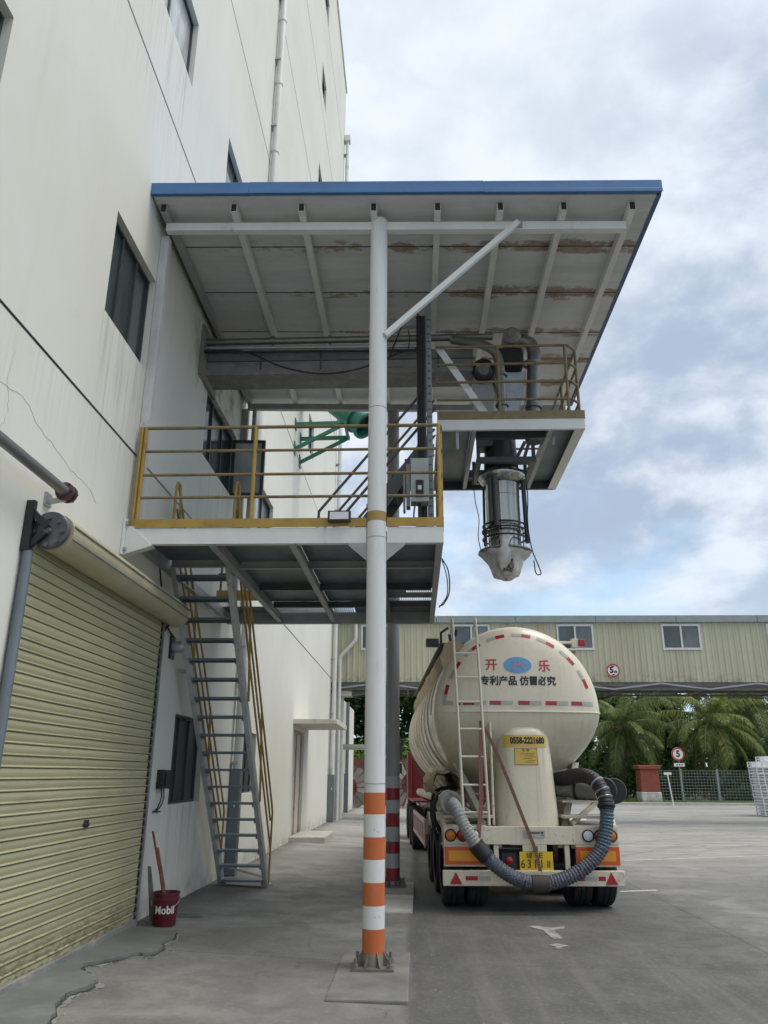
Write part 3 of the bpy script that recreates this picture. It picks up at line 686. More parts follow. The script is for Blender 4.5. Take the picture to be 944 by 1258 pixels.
g = G(); g.box(DX+.012, DX+.03, 8.05, 8.16, 1.16, 1.19); g.box(DX+.012, DX+.024, 8.06, 8.15, 1.15, 1.22); g.build('lift_handle', 'black_metal', rd, bevel=.004)
g = G(); g.tube(smoothpath([(WX+.03,9.35,4.35),(WX+.06,9.5,4.3),(WX+.05,9.62,4.1),(WX+.05,9.78,3.85),(WX+.05,10.1,3.5),(WX+.05,10.42,3.4)],6), .012, 6); g.build('wall_cable', 'black', fb)

# dark joint box, keypad box, pipe run
t_ = thing('wall_junction_box', 'small grey round conduit box on the wall beside the top of the stair', 'junction box', (WX,10.55,3.26))
g = G(); g.box(WX+.002, WX+.03, 10.42, 10.6, 3.12, 3.42); g.build('back_plate', 'black_metal', t_)
g = G(); g.lathe([(.001,0),(.075,0),(.08,.02),(.08,.13),(.06,.16),(.001,.16)], (WX+.03,10.5,3.28), (1,0,0), 16); g.build('cap', 'galv', t_, smooth=40)
t_ = thing('wall_control_box', 'small black control box with hanging cable, on the wall left of the lower window', 'control box', (WX,10.5,1.5))
g = G(); g.box(WX+.002, WX+.10, 10.4, 10.66, 1.47, 1.70); g.box(WX+.10, WX+.125, 10.43, 10.63, 1.5, 1.67); g.box(WX+.02, WX+.08, 10.66, 10.72, 1.5, 1.6); g.box(WX+.02, WX+.09, 10.37, 10.4, 1.52, 1.56); g.build('case', 'black_metal', t_, bevel=.008)
g = G()
g.tube(smoothpath([(WX+.06,10.46,1.47),(WX+.07,10.45,1.36),(WX+.06,10.4,1.27),(WX+.03,10.36,1.2)],6), .009, 6); g.tube(smoothpath([(WX+.05,10.58,1.47),(WX+.06,10.58,1.36),(WX+.05,10.52,1.26),(WX+.03,10.4,1.2)],6), .008, 6)
g.tube([(WX+.02,10.32,1.2),(WX+.02,10.62,1.19)], .009, 6)
g.build('cable', 'black', t_)
t_ = thing('wall_pipe', 'thick grey pipe running along the wall above the roller door, ending in a plum flange', 'pipe', (WX,5,3.97))
px = WX+.17
g = G(); g.tube([(px,-4,4.11),(px,6.5,4.05)], .048, 16); g.build('pipe', 'pipe_grey', t_, smooth=40)
g = G(); g.lathe([(.001,0),(.05,0),(.085,.005),(.085,.035),(.055,.04),(.055,.07),(.085,.075),(.085,.105),(.001,.11)], (px,6.47,4.05), (0,1,0), 18)
for i in range(6):
    a = 2*PI*i/6; g.tube([(px+.07*math.cos(a),6.45,4.05+.07*math.sin(a)),(px+.07*math.cos(a),6.6,4.05+.07*math.sin(a))], .01, 6)
g.build('flange', 'plum', t_, smooth=35)
g = G(); g.beam((WX,6.52,3.96),(px,6.52,3.99),.04,.04); g.box(WX+.002, WX+.02, 6.46, 6.58, 3.92, 4.04); g.build('bracket', 'galv', t_)

# ================================================================== LOADING CANOPY
BX = Vector((-.4, 11, 0))
def tl(x): return -.021*(x+3.2)     # the roof falls slightly to the yard side
cp_ = thing('loading_canopy', 'grey lined canopy roof with blue edge, rust stained underneath, above the loading platforms', 'canopy', BX)
RX0, RX1, RY0, RY1 = -3.28, 3.06, 8.03, 13.9
def tilted(g):
    for v in g.b.verts: v.co.z += tl(v.co.x)
    return g
g = G(); g.box(RX0, RX1, RY0+.02, RY1, 8.60, 8.64)
g2 = tilted(g); 
o = g2.build('roof_lining', 'roof_lining', cp_)
g = tilted(G().box(RX0-.02, RX1-.03, RY0+.03, RY1+.02, 8.645, 8.73)); g.build('roof_sheet', 'blue_roof', cp_)
g = G(); 
for xa, xb, dz in ((RX0-.02, -2.05, .0), (-2.048, .9, .004), (.902, RX1+.03, -.002)):
    g.box(xa, xb, RY0-.045, RY0+.02, 8.615+dz, 8.775+dz); g.box(xa, xb, RY0-.05, RY0-.045+.003, 8.60+dz, 8.655+dz)
tilted(g).build('fascia', 'blue_roof', cp_, bevel=.006)
g = tilted(G().box(RX1-.03, RX1+.03, RY0+.02, RY1, 8.595, 8.77)); g.build('fascia', mat('blue_edge_dark', (.05,.11,.24), .45, var=.2, dirt=(.13,.09,.08), damt=.7, dscale=2, dth=.5), cp_)
for x in (-3.18,-2.27,-1.4,-.48,.33,1.12,1.91,2.76):
    g = tilted(G().box(x-.04, x+.04, 8.17, 13.72, 8.475, 8.598)); pu = g.build('purlin', 'white_steel' if x > -3 else 'grey_steel', cp_, bevel=.004)
    g = tilted(G().box(x-.032, x+.032, 8.166, 8.169, 8.483, 8.59)); g.build('open_end', 'black_mark', pu)
for (y, xa, xb, dz) in ((8.42,-3.2,2.72,0),(13.66,-3.2,2.9,0),(10.7,-.35,.3,.0)):
    g = tilted(G().box(xa, xb, y-.05, y+.05, 8.355, 8.472)); g.build('main_beam', 'white_steel' if y < 9 else 'grey_steel', cp_, bevel=.004)
g = G().beam((-.33,8.34,6.72),(1.36,8.345,8.34),.07,.07,(0,1,0)); g.build('brace', 'white_steel', cp_, bevel=.004)
g = G(); g.box(1.33,1.41,8.355,8.366,8.27,8.38); g.build('gusset', mat('rust_patch', (.36,.29,.23), .8, var=.4), cp_)
g = G(); g.box(WX+.003, WX+.11, 8.50, 8.61, 4.36, 8.37); g.build('wall_post', mat('peeling_white', (.56,.56,.54), .6, var=.1, dirt=(.28,.26,.22), damt=.7, dscale=5, dth=.52, dstretch=(1,1,.4)), cp_, bevel=.004)
g = G(); g.box(WX+.003, WX+.12, 13.6, 13.74, 4.3, 8.35); g.build('wall_post', 'grey_steel', cp_, bevel=.004)
g = G(); g.box(WX+.2, WX+.27, 13.62, 13.7, 4.45, 8.35); g.build('wall_post', 'grey_steel', cp_, bevel=.004)

# the two round posts
def post(name, label, x, y, z0, z1, r, m, plate, group):
    t = thing(name, label, 'post', (x, y, z0), group)
    g = G(); g.tube([(x,y,z0+.02),(x,y,z1)], r, 32); p = g.build('shaft', m, t, smooth=40)
    g = G()
    for z in (1.65, 4.25, 5.85): 
        if z < z1: g.lathe([(r,-.006),(r+.003,0),(r,.006)], (x,y,z0+z), n=32)
    g.build('weld_bead', 'grey_steel', p)
    g = G(); s = plate/2; g.box(x-s, x+s, y-s, y+s, z0, z0+.022)
    for i in range(8):
        a = 2*PI*i/8+PI/8; c, s_ = math.cos(a), math.sin(a); L = s*.92 if i % 2 else s*.95
        q = [(x+c*r*.98, y+s_*r*.98), (x+c*L, y+s_*L)]; nx, ny = -s_*.006, c*.006
        (ax_, ay_), (bx_, by_) = q
        g.hexa([(ax_-nx,ay_-ny,z0+.022),(bx_-nx,by_-ny,z0+.022),(bx_+nx,by_+ny,z0+.022),(ax_+nx,ay_+ny,z0+.022),(ax_-nx,ay_-ny,z0+.15),(bx_-nx,by_-ny,z0+.035),(bx_+nx,by_+ny,z0+.035),(ax_+nx,ay_+ny,z0+.15)])
    b = g.build('base_plate', mat('rusty_base', (.17,.15,.13), .7, .2, var=.3, scale=8, dirt=(.26,.25,.23), damt=.6), t)
    for i in (-1, 1):
        for j in (-1, 1):
            g = G(); g.lathe([(.016,0),(.016,.085),(.001,.086)], (x+i*s*.8, y+j*s*.8, z0+.02), n=6); g.lathe([(.028,0),(.028,.03),(.001,.031)], (x+i*s*.8, y+j*s*.8, z0+.022), n=6)
            g.build('anchor_bolt', 'pipe_grey', b)
    return t
PZ = -.083
M['pole_paint'] = stripes_pole('banded_post_paint', [(-1,.12,3),(.12,.335,0),(.335,.535,1),(.535,.74,0),(.74,.945,1),(.945,1.15,0),(1.15,1.36,1),(1.36,1.565,0),(4.435,4.55,2)], (.66,.67,.67,1), [(.50,.125,.035,1),(.66,.67,.66,1),(.34,.225,.06,1),(.24,.22,.19,1)])
M['pole_paint_b'] = stripes_pole('banded_post_paint_red', [(.078,.267,0),(.267,.482,1),(.482,.663,0),(.663,.882,1),(.882,1.091,0),(1.091,1.29,1),(1.29,1.478,0),(1.478,1.66,1)], (.29,.295,.295,1), [(.30,.02,.035,1),(.42,.43,.42,1)])
p1 = post('support_post', 'white round steel post with orange and white bands, in front of the platform', -.42, 8.42, PZ, 8.45, .108, 'pole_paint', .40, 'round posts under the canopy')
for s in (-1, 1):
    g = G(); g.hexa([(-.42+s*.105,8.36,4.0),(-.42+s*.34,8.36,4.12),(-.42+s*.34,8.48,4.12),(-.42+s*.105,8.48,4.0),(-.42+s*.105,8.36,3.9),(-.42+s*.34,8.36,4.095),(-.42+s*.34,8.48,4.095),(-.42+s*.105,8.48,3.9)]) if False else g.prism([(s*.10,3.9),(s*.32,4.09),(s*.32,4.112),(s*.10,4.112)], lambda a, z: (-.42+a, 8.405, z), lambda a, z: (-.42+a, 8.42, z))
    g.build('gusset', 'grey_steel', p1)
p2 = post('support_post', 'grey round post with dark red and white bands, behind the orange banded post', -.385, 13.76, -.03, 8.34, .115, 'pole_paint_b', .42, 'round posts under the canopy')

# ================================================================== LOWER PLATFORM
pf_ = thing('loading_platform', 'lower steel platform with yellow railings and white front beam, fixed to the factory wall', 'platform', (-1.4,8.45,4.1))
PX0, PX1, PY0, PY1 = -3.2, .33, 8.45, 13.2
def chan(x0, x1, y0, y1, z0, z1):   # a channel section beam running along x, open to the back
    g = G(); g.box(x0, x1, y0, y0+.012, z0, z1); g.box(x0, x1, y0+.012, y0+.08, z0, z0+.012); g.box(x0, x1, y0+.012, y0+.08, z1-.012, z1); return g
g = chan(PX0, -.535, PY0-.04, 0, 4.115, 4.30); g.build('front_beam', 'white_steel', pf_)
g = chan(-.305, PX1, PY0-.04, 0, 4.115, 4.30); g.build('front_beam', 'white_steel', pf_)
g = G(); g.box(WX+.003, WX+.03, 8.33, 8.56, 3.98, 4.42); g.hexa([(WX+.03,8.38,3.99),(WX+.35,8.38,4.09),(WX+.35,8.5,4.09),(WX+.03,8.5,3.99),(WX+.03,8.38,4.32),(WX+.1,8.38,4.32),(WX+.1,8.5,4.32),(WX+.03,8.5,4.32)])
b = g.build('wall_bracket', 'white_steel', pf_, bevel=.004)
for z in (4.05, 4.35):
    g = G(); g.lathe([(.025,0),(.025,.03),(.001,.03)], (WX+.03,8.355,z), (1,0,0), 6); g.build('bolt', 'galv', b)
for x, m in ((-3.16,'grey_steel'),(-2.29,'grey_steel'),(-1.37,'grey_steel'),(.285,'grey_steel'),(-.42,'dark_steel')):
    g = G(); g.box(x-.04, x+.04, PY0-.02, PY1-.04, 4.10, 4.112); g.box(x-.006, x+.006, PY0-.02, PY1-.04, 4.112, 4.262); g.build('joist', m, pf_)
for y, xa, xb, m in ((9.65,-3.12,-2.34,'grey_steel'),(9.75,-2.24,.24,'grey_steel'),(11.0,-2.24,.24,'dark_steel'),(12.2,-2.24,.24,'dark_steel'),(PY1-.03,PX0,PX1,'grey_steel')):
    g = G(); g.box(xa, xb, y-.03, y+.03, 4.165, 4.172); g.box(xa, xb, y-.005, y+.005, 4.172, 4.262) if y < 13 else g.box(xa, xb, y-.04, y+.04, 4.08, 4.275); g.build('cross_member', m, pf_)
g = G()
for xa, xb, ya, yb in ((PX0,-2.31,PY0+.04,9.66),(-2.30,-1.375,PY0+.04,12.2),(-1.365,-.425,PY0+.04,12.2),(-.415,PX1,PY0+.04,11.3),(-.41,PX1,11.62,11.95),(-.41,-.12,11.3,11.62),(-.41,PX1,12.2,PY1-.08),(-1.0,-.43,12.2,PY1-.08),(PX0,-2.31,12.65,PY1-.08)):
    g.box(xa+.003, xb-.003, ya, yb-.003, 4.264, 4.275)
g.build('deck', 'deck_plate', pf_)
def grating(x0, x1, y0, y1, z, step=.034):
    g = G(); x = x0
    while x < x1: g.box(x, x+.006, y0, y1, z-.03, z); x += step
    y = y0+.01
    while y < y1: g.box(x0, x1, y, y+.006, z-.012, z-.006); y += .1
    return g
grating(-2.29, -1.01, 12.22, 13.1, 4.275).build('grating', 'grey_steel', pf_)
grating(-.1, .26, 11.3, 11.6, 4.275).build('grating', 'grey_steel', pf_); grating(-.41, .26, 11.97, 12.18, 4.275).build('grating', 'grey_steel', pf_)
g = G(); g.box(PX0-.02, -.535, PY0-.05, PY0-.042, 4.305, 4.41); g.box(-.305, PX1, PY0-.05, PY0-.042, 4.305, 4.41); g.box(PX1-.002, PX1+.006, PY0-.05, 10.0, 4.305, 4.41)
g.build('toe_board', 'yellow', pf_)
g = G(); g.box(-3.2, -2.3, 12.3, 12.31, 4.3, 4.47); g.box(-2.3, -2.29, 9.75, 12.3, 4.28, 4.40); g.build('toe_board', 'yellow', pf_)
RZ = (4.68, 4.96, 5.26, 5.56)
ry = PY0-.02
g = G()
for i, z in enumerate(RZ):
    rr = .021 if i == 3 else .017
    g.tube([(PX0+.02,ry,z),(-.53,ry,z)], rr, 10); g.tube([(-.31,ry,z),(PX1-.03,ry,z)], rr, 10)
    g.tube([(PX1-.01,ry+.04,z),(PX1-.01,10.0,z)], rr, 10)
g.tube(smoothpath([(PX1-.1,ry,5.56),(PX1-.035,ry+.005,5.56),(PX1-.01,ry+.05,5.55),(PX1-.01,ry+.1,5.55)],5), .021, 10)
rl = g.build('guard_rail', 'yellow_dull', pf_, smooth=50)
for x in (PX0+.02, PX0-.03, -1.86, PX1-.035):
    g = G(); g.tube([(x,ry,4.32),(x,ry,5.57)], .024, 10); g.build('rail_post', 'yellow', pf_, smooth=50)
for y in (8.62, 10.0):
    g = G(); g.tube([(PX1-.01,y,4.3),(PX1-.01,y,5.56)], .024, 10); g.build('rail_post', 'yellow', pf_, smooth=50)
g = G()   # rails along the back strip behind the stair head
for z in (4.75, 5.05, 5.4): g.tube([(-3.2,12.35,z),(-2.35,12.35,z)], .017, 8)
for x in (-2.36,-3.15): g.tube([(x,12.35,4.3),(x,12.35,5.42)], .02, 8)
g.build('guard_rail', 'yellow_dull', pf_, smooth=50)

t_ = thing('floodlight', 'small rectangular floodlight with black frame on the yellow toe board beside the white post', 'floodlight', (-.84,8.38,4.38))
g = G(); g.box(-.97, -.71, 8.33, 8.385, 4.345, 4.475); g.build('housing', 'black_metal', t_, bevel=.008)
g = G(); g.box(-.945, -.735, 8.322, 8.331, 4.37, 4.455); g.build('lens', 'frame_white', t_)
t_ = thing('control_cabinet', 'grey electrical cabinet with a black label hanging on it, behind the platform railing', 'cabinet', (.07,9.8,5.0))
g = G(); g.box(-.04, .2, 9.72, 9.92, 5.06, 5.68); g.build('case', 'box_grey', t_, bevel=.008)
g = G(); g.box(-.1, -.045, 9.74, 9.9, 5.0, 5.6); g.box(-.14, -.11, 9.74, 9.9, 4.95, 5.5); g.build('side_box', 'dusty_grey', t_, bevel=.006)
g = G(); g.box(.03, .13, 9.7, 9.718, 5.12, 5.36); g.build('switch', 'black_metal', t_, bevel=.005)
g = G(); g.box(.055, .105, 9.695, 9.699, 5.22, 5.28); g.build('switch_label', 'white_mark', t_)
g = G(); g.tube([(.08,9.8,4.28),(.08,9.8,5.06)], .02, 8); g.tube(smoothpath([(.02,9.75,5.06),(.0,9.74,4.85),(.05,9.75,4.7),(.12,9.8,4.55),(.1,9.85,4.3)],5), .012, 6); g.build('conduit', 'black', t_)

M['weathered'] = mat('weathered_steel', (.46,.46,.45), .6, .1, var=.2, scale=5, dirt=(.20,.17,.14), damt=.6, dscale=7, dth=.54)
# ------------------------------------------------------------------ main stair
st = thing('steel_stair', 'steep grey open tread steel stair with yellow handrails rising from the yard to the platform', 'stair', (-2.75,13.5,0))
SY0, SY1, SZ0, SZ1 = 13.62, 9.72, -.06, 4.18
def sp_at(k, dz=0): return (SY0+(SY1-SY0)*k, SZ0+(SZ1-SZ0)*k+dz)
for x in (-3.1, -2.39):
    y0, z0 = sp_at(0); y1, z1 = sp_at(1)
    g = G(); g.hexa([(x-.028,y0+.1,z0),(x+.035,y0+.1,z0),(x+.035,y0-.1,z0),(x-.035,y0-.1,z0),(x-.035,y1+.1,z1),(x+.035,y1+.1,z1),(x+.035,y1-.1,z1),(x-.035,y1-.1,z1)])
    g.build('stringer', 'weathered', st, bevel=.005)
NT = 18
for k in range(NT):
    y, z = sp_at((k+.55)/NT)
    g = G(); g.box(-3.062, -2.428, y-.12, y+.12, z, z+.006); g.box(-3.062, -2.428, y-.12, y-.112, z-.026, z); g.box(-3.062, -2.428, y+.112, y+.12, z-.026, z)
    for xx in (-3.06, -2.44): g.box(xx, xx+.01, y-.09, y+.09, z-.06, z-.001)
    g.build('tread', 'deck_plate', st)
for x in (-3.14, -2.345):
    g = G()
    for hgt, k0 in ((.5,.02),(.8,.05),(1.12,.03)):
        y0, z0 = sp_at(k0, hgt); y1, z1 = sp_at(1.0, hgt)
        g.tube([(x,y0,z0),(x,y1,z1)], .016, 8)
    yb, zb = sp_at(.03, 1.12); g.tube([(x,yb,zb),(x+.005,yb+.06,zb-.12),(x,yb+.02,.0)], .017, 8)
    for k in (.3,.62):
        y, z = sp_at(k); g.tube([(x,y,z+.05),(x,y-.22,z+1.33)], .017, 8)
    yt, zt = sp_at(1.0, 1.12)
    g.tube(smoothpath([(x,yt+.14,zt-.14),(x,yt+.03,zt+.0),(x,yt-.02,zt+.04),(x,yt-.07,zt+.0),(x,yt-.1,zt-.2),(x,yt-.1,4.28)],5), .02, 10)
    g.tube([(x+.06,yt+.12,4.28),(x+.02,yt-.0,zt+.02)], .017, 8)
    g.build('handrail', 'yellow', st, smooth=50)
g = G(); g.box(-3.16, -3.04, 13.5, 13.78, -.03, .02); g.build('foot_plate', 'grey_steel', st)
g = G(); g.box(-2.45, -2.33, 13.5, 13.78, -.06, .0); g.build('foot_plate', 'grey_steel', st)
g = G(); g.beam((-3.1,13.45,.28),(-2.5,14.3,.0),.03,.03); g.beam((WX+.01,10.9,3.0),(-3.1,10.9,3.0),.05,.05); g.build('stay', 'grey_steel', st)

# ------------------------------------------------------------------ stair between the platforms
st2 = thing('upper_stair', 'dark steel stair climbing from the lower to the upper platform behind the white post', 'stair', (-.4,10.5,4.3))
def s2(x): return 6.2+(x-.32)*1.25
for y, m in ((10.14,'dark_steel'),(10.86,'dark_steel')):
    g = G(); g.hexa([(-1.2,y-.02,4.28),(-.92,y-.02,4.28),(-.92,y+.02,4.28),(-1.2,y+.02,4.28),(.1,y-.02,s2(.24)),(.32,y-.02,s2(.32)),(.32,y+.02,s2(.32)),(.1,y+.02,s2(.24))]); g.build('stringer', m, st2)
for k in range(8):
    z = 4.5+k*.22; x = .32+(z-6.2)/1.25
    g = G(); g.box(x-.14, x+.1, 10.165, 10.835, z, z+.03); g.build('tread', 'dark_steel', st2)
for y in (10.14, 10.86):
    g = G()
    for hh in (.42, .90):
        g.tube([(-1.32,y,s2(-1.32)+hh-.25),(-1.3,y,s2(-1.3)+hh),(.32,y,s2(.32)+hh)] if hh > .8 else [(-1.1,y,s2(-1.1)+hh),(.32,y,s2(.32)+hh)], .02, 8)
    g.tube([(-1.32,y,4.28),(-1.32,y,s2(-1.32)+.66)], .02, 8); g.tube([(-.45,y,s2(-.45)),(-.45,y,s2(-.45)+.9)], .018, 8)
    g.build('handrail', 'yellow_dull' if y > 10.5 else 'dark_steel', st2, smooth=50)

# ================================================================== UPPER PLATFORM
upf = thing('filling_platform', 'small upper steel platform with rusty yellow railings and white edge beams, under the canopy', 'platform', (1.35,11.3,6.3))
UX0, UX1, UY0, UY1 = .34, 2.40, 10.1, 12.55
g = G(); g.box(UX0, UX1, UY0-.03, UY0+.02, 6.24, 6.42); g.build('edge_beam', 'white_steel', upf, bevel=.003)
g = G(); g.box(UX1-.05, UX1, UY0+.02, UY1, 6.242, 6.418); g.box(UX1-.14, UX1-.05, UY0+.02, UY1, 6.242, 6.252); g.build('edge_beam', 'white_steel', upf, bevel=.003)
g = G(); g.box(UX0, UX0+.05, UY0+.02, UY1, 6.242, 6.418); g.build('edge_beam', 'dark_steel', upf)
g = G(); g.box(UX0+.05, UX1-.05, UY1-.05, UY1, 6.242, 6.418); g.build('edge_beam', 'dark_steel', upf)
for x in (.86, 1.93): g = G().box(x-.03, x+.03, UY0+.02, UY1-.05, 6.25, 6.38); g.build('joist', 'grey_steel', upf)
for y in (10.42, 11.98): g = G().box(.9, 1.9, y-.03, y+.03, 6.25, 6.38); g.build('joist', 'dark_steel', upf)
g = G()
for xa, xb, ya, yb in ((UX0+.05,.83,UY0+.02,UY1-.05),(1.96,UX1-.05,UY0+.02,UY1-.05),(.83,1.96,UY0+.02,10.42),(.83,1.96,12.0,UY1-.05)): g.box(xa, xb, ya, yb, 6.385, 6.40)
g.build('deck', 'deck_plate', upf)
g = G(); g.box(UX0, UX1+.004, UY0-.04, UY0-.032, 6.40, 6.52); g.box(UX1+.002, UX1+.008, UY0-.032, UY1, 6.40, 6.52); g.build('toe_board', 'yellow_dull', upf)
UZ = (6.72, 7.0, 7.29, 7.58)
g = G()
for z in UZ:
    g.tube([(UX0,UY0,z),(UX1-.15,UY0,z)], .019, 8); g.tube([(UX1-.15,UY0,z),(UX1-.02,UY0+.16,z)], .019, 8); g.tube([(UX1-.02,UY0+.16,z),(UX1-.02,UY1,z)], .019, 8); g.tube([(UX1-.02,UY1,z),(1.7,UY1,z)], .019, 8)
g.build('guard_rail', 'yellow_dull', upf, smooth=50)
for x, y in ((1.23,UY0),(2.2,UY0),(UX1-.02,UY0+.16),(UX1-.02,11.4),(UX1-.02,UY1),(1.75,UY1)):
    g = G().tube([(x,y,6.42),(x,y,7.59)], .022, 8); g.build('rail_post', 'yellow_dull', upf, smooth=50)
g = G().beam((.42,10.16,7.62),(1.12,10.2,6.46),.015,.11,(0,1,0))
g = G(); g.beam((.38,10.16,7.60),(1.10,10.22,6.44),.10,.02,(0,1,0)); g.build('hanger_brace', 'white_steel', upf)
g = G(); g.beam((.62,10.14,6.24),(.62,10.14,5.98),.04,.04,(0,1,0)); g.beam((2.0,10.3,6.24),(1.98,10.3,6.1),.03,.03,(0,1,0)); g.build('hanger', 'grey_steel', upf)

# mast with cable tray beside the platforms
ms = thing('cable_mast', 'upright steel mast carrying a bundle of black cables between the two platforms', 'mast', (.22,10.02,4.28))
g = G(); g.box(.19, .27, 9.98, 10.06, 4.28, 8.36); g.build('mast', mat('mast_grey', (.24,.25,.25), .5, .2, var=.15), ms, bevel=.004)
g = G(); g.box(.055, .185, 9.95, 10.02, 4.45, 8.02); g.build('cable_tray', 'dark_steel', ms, bevel=.004)
g = G()
for i in range(7):
    x = .07+.016*i; ph = random.random()*6
    g.tube(smoothpath([(x+.006*math.sin(z*2+ph), 9.935-.01*(i % 2), z) for z in [4.5+.35*k for k in range(11)]],3), .009, 6)
g.build('cable', 'black', ms)
g = G(); g.tube(smoothpath([(.1,9.93,8.0),(.02,9.9,8.06),(-.12,9.9,7.9),(-.22,9.92,7.65),(-.33,10.1,7.45)],6), .012, 6); g.tube(smoothpath([(.1,9.93,7.5),(-.05,9.9,7.42),(-.04,9.9,7.6),(-.06,9.9,7.75)],5), .009, 6); g.build('loose_cable', 'black', ms)
g = G()
z = 4.6
while z < 8: g.box(.215, .25, 9.968, 9.977, z, z+.014); z += .12
g.build('perforation', 'dark_steel', ms)

# ================================================================== CEMENT CONVEYOR AND EQUIPMENT
cv = thing('air_slide', 'long dusty grey box conveyor under the canopy from the wall to the filling platform', 'conveyor', (-1,11.1,7.6))
g = G(); g.box(WX+.003, .95, 10.9, 11.35, 7.68, 8.02); g.build('trough', 'dusty_beam', cv, bevel=.008)
g = G(); g.box(WX+.003, .95, 10.87, 11.38, 7.60, 7.676); g.build('bottom_flange', 'dusty_grey', cv, bevel=.005)
g = G(); g.box(WX+.003, .95, 10.88, 11.37, 7.84, 7.852); 
for x in (-2.4,-1.45,-.5,.4): g.box(x-.012, x+.012, 10.885, 11.36, 7.69, 8.03)
g.build('flange_strip', 'dark_steel', cv)
pw = thing('dust_pipe', 'pale metal dust pipe running along the top of the conveyor to the blower', 'pipe', (-1,10.8,8.1))
g = G(); g.tube([(WX+.02,10.78,8.13),(1.25,10.78,8.15)], .055, 14)
for x in (-2.2,-1.3,-.6,.2,.7): g.lathe([(.055,-.02),(.075,-.02),(.075,.02),(.055,.02)], (x,10.78,8.14), (1,0,0), 14)
g.build('pipe', 'duct', pw, smooth=40)
g = G(); g.tube([(WX+.02,10.74,8.0),(.2,10.74,7.98)], .03, 10); g.build('thin_pipe', 'galv', pw, smooth=40)
g = G(); g.tube([(WX+.02,10.72,7.92),(.3,10.72,7.9)], .02, 10); g.build('thin_pipe', 'black_metal', pw, smooth=40)
g = G(); g.tube(smoothpath([(.62,10.8,8.12),(.85,10.7,8.02),(1.08,10.6,7.9),(1.25,10.55,7.74),(1.31,10.55,7.5),(1.32,10.55,7.0),(1.33,10.55,6.45)],6), .072, 14)
for z in (6.85, 7.35): g.lathe([(.072,-.02),(.1,-.02),(.1,.02),(.072,.02)], (1.32,10.55,z), n=14)
g.build('branch_pipe', 'duct', pw, smooth=40)
g = G(); g.tube(smoothpath([(WX+.05,10.66,7.9),(-2.6,10.6,7.85),(-2.0,10.55,7.55),(-1.4,10.55,7.42),(-.8,10.55,7.5),(-.1,10.55,7.8)],6), .014, 6); tag(g.build('hanging_cable', 'black', off=(-1.4,10.6,7.5)), 'black cable sagging below the conveyor from the wall to the white post', 'cable')
# bracket where the conveyor enters the wall
g = G(); g.box(WX+.002, WX+.05, 10.6, 11.5, 7.48, 8.35); g.build('wall_flange', 'dusty_grey', cv)

bl = thing('blower', 'dark round blower motor with a bent dust duct on the filling platform', 'blower', (1.62,11.2,6.4))
g = G(); g.lathe([(.001,-.16),(.10,-.16),(.14,-.13),(.14,.1),(.10,.14),(.001,.15)], (1.55,10.9,8.17), (0,1,0), 22); g.lathe([(.001,0),(.075,0),(.085,.02)], (1.55,10.72,8.17), (0,1,0), 16); g.build('motor', 'dusty_grey', bl, smooth=35)
g = G(); g.box(1.32, 1.72, 10.8, 11.25, 7.66, 7.98); g.build('gear_case', 'black_metal', bl, bevel=.04)
g = G(); g.tube(smoothpath([(1.62,10.95,8.17),(1.78,10.95,8.16),(1.88,10.95,8.06),(1.9,10.95,7.85),(1.86,10.95,7.3),(1.82,10.95,6.5)],6), .105, 16)
for z in (7.0, 6.72, 7.75): g.lathe([(.105,-.02),(.135,-.02),(.135,.02),(.105,.02)], (1.85,10.95,z), n=16)
g.build('duct', 'duct', bl, smooth=40)
g = G(); g.lathe([(.001,.0),(.12,.0),(.13,.05),(.11,.1)], (1.82,10.95,6.42), n=16); g.build('duct_foot', 'dark_steel', bl)
g = G(); c = (1.5,11.3)
g.hexa([(1.4,11.1,6.85),(1.62,11.1,6.85),(1.62,11.5,6.85),(1.4,11.5,6.85),(1.25,11.0,7.65),(1.78,11.0,7.65),(1.78,11.7,7.65),(1.25,11.7,7.65)]); g.build('hopper', 'galv', bl, bevel=.006)
g = G(); g.beam((1.66,11.0,6.6),(1.78,11.0,7.4),.03,.05); g.beam((1.4,11.0,6.84),(1.7,11.0,6.84),.04,.06); g.build('frame', 'white_steel', bl)
fn = thing('hose_coil', 'round black coil of hose around a pale hub on the filling platform', 'hose coil', (1.1,11.0,7.5))
g = G()
for k, rr_ in enumerate((.15,.17,.155)):
    g.tube([(1.1+rr_*math.cos(a), 10.86+.03*k, 7.62+rr_*1.1*math.sin(a)) for a in [2*PI*i/28 for i in range(29)]], .02, 8, caps=False)
g.build('hose', 'black', fn, smooth=60)
g = G(); g.lathe([(.001,-.02),(.085,-.02),(.1,.01),(.1,.12),(.001,.12)], (1.1,10.88,7.62), (0,1,0), 20); g.build('hub', 'dusty_grey', fn, smooth=40)
g = G(); g.box(.95, 1.24, 10.98, 11.3, 6.9, 7.75); g.build('cabinet', 'box_grey', fn, bevel=.01)
g = G(); g.box(.98, 1.22, 11.0, 11.3, 6.4, 6.9); g.build('stand', 'dark_steel', fn)

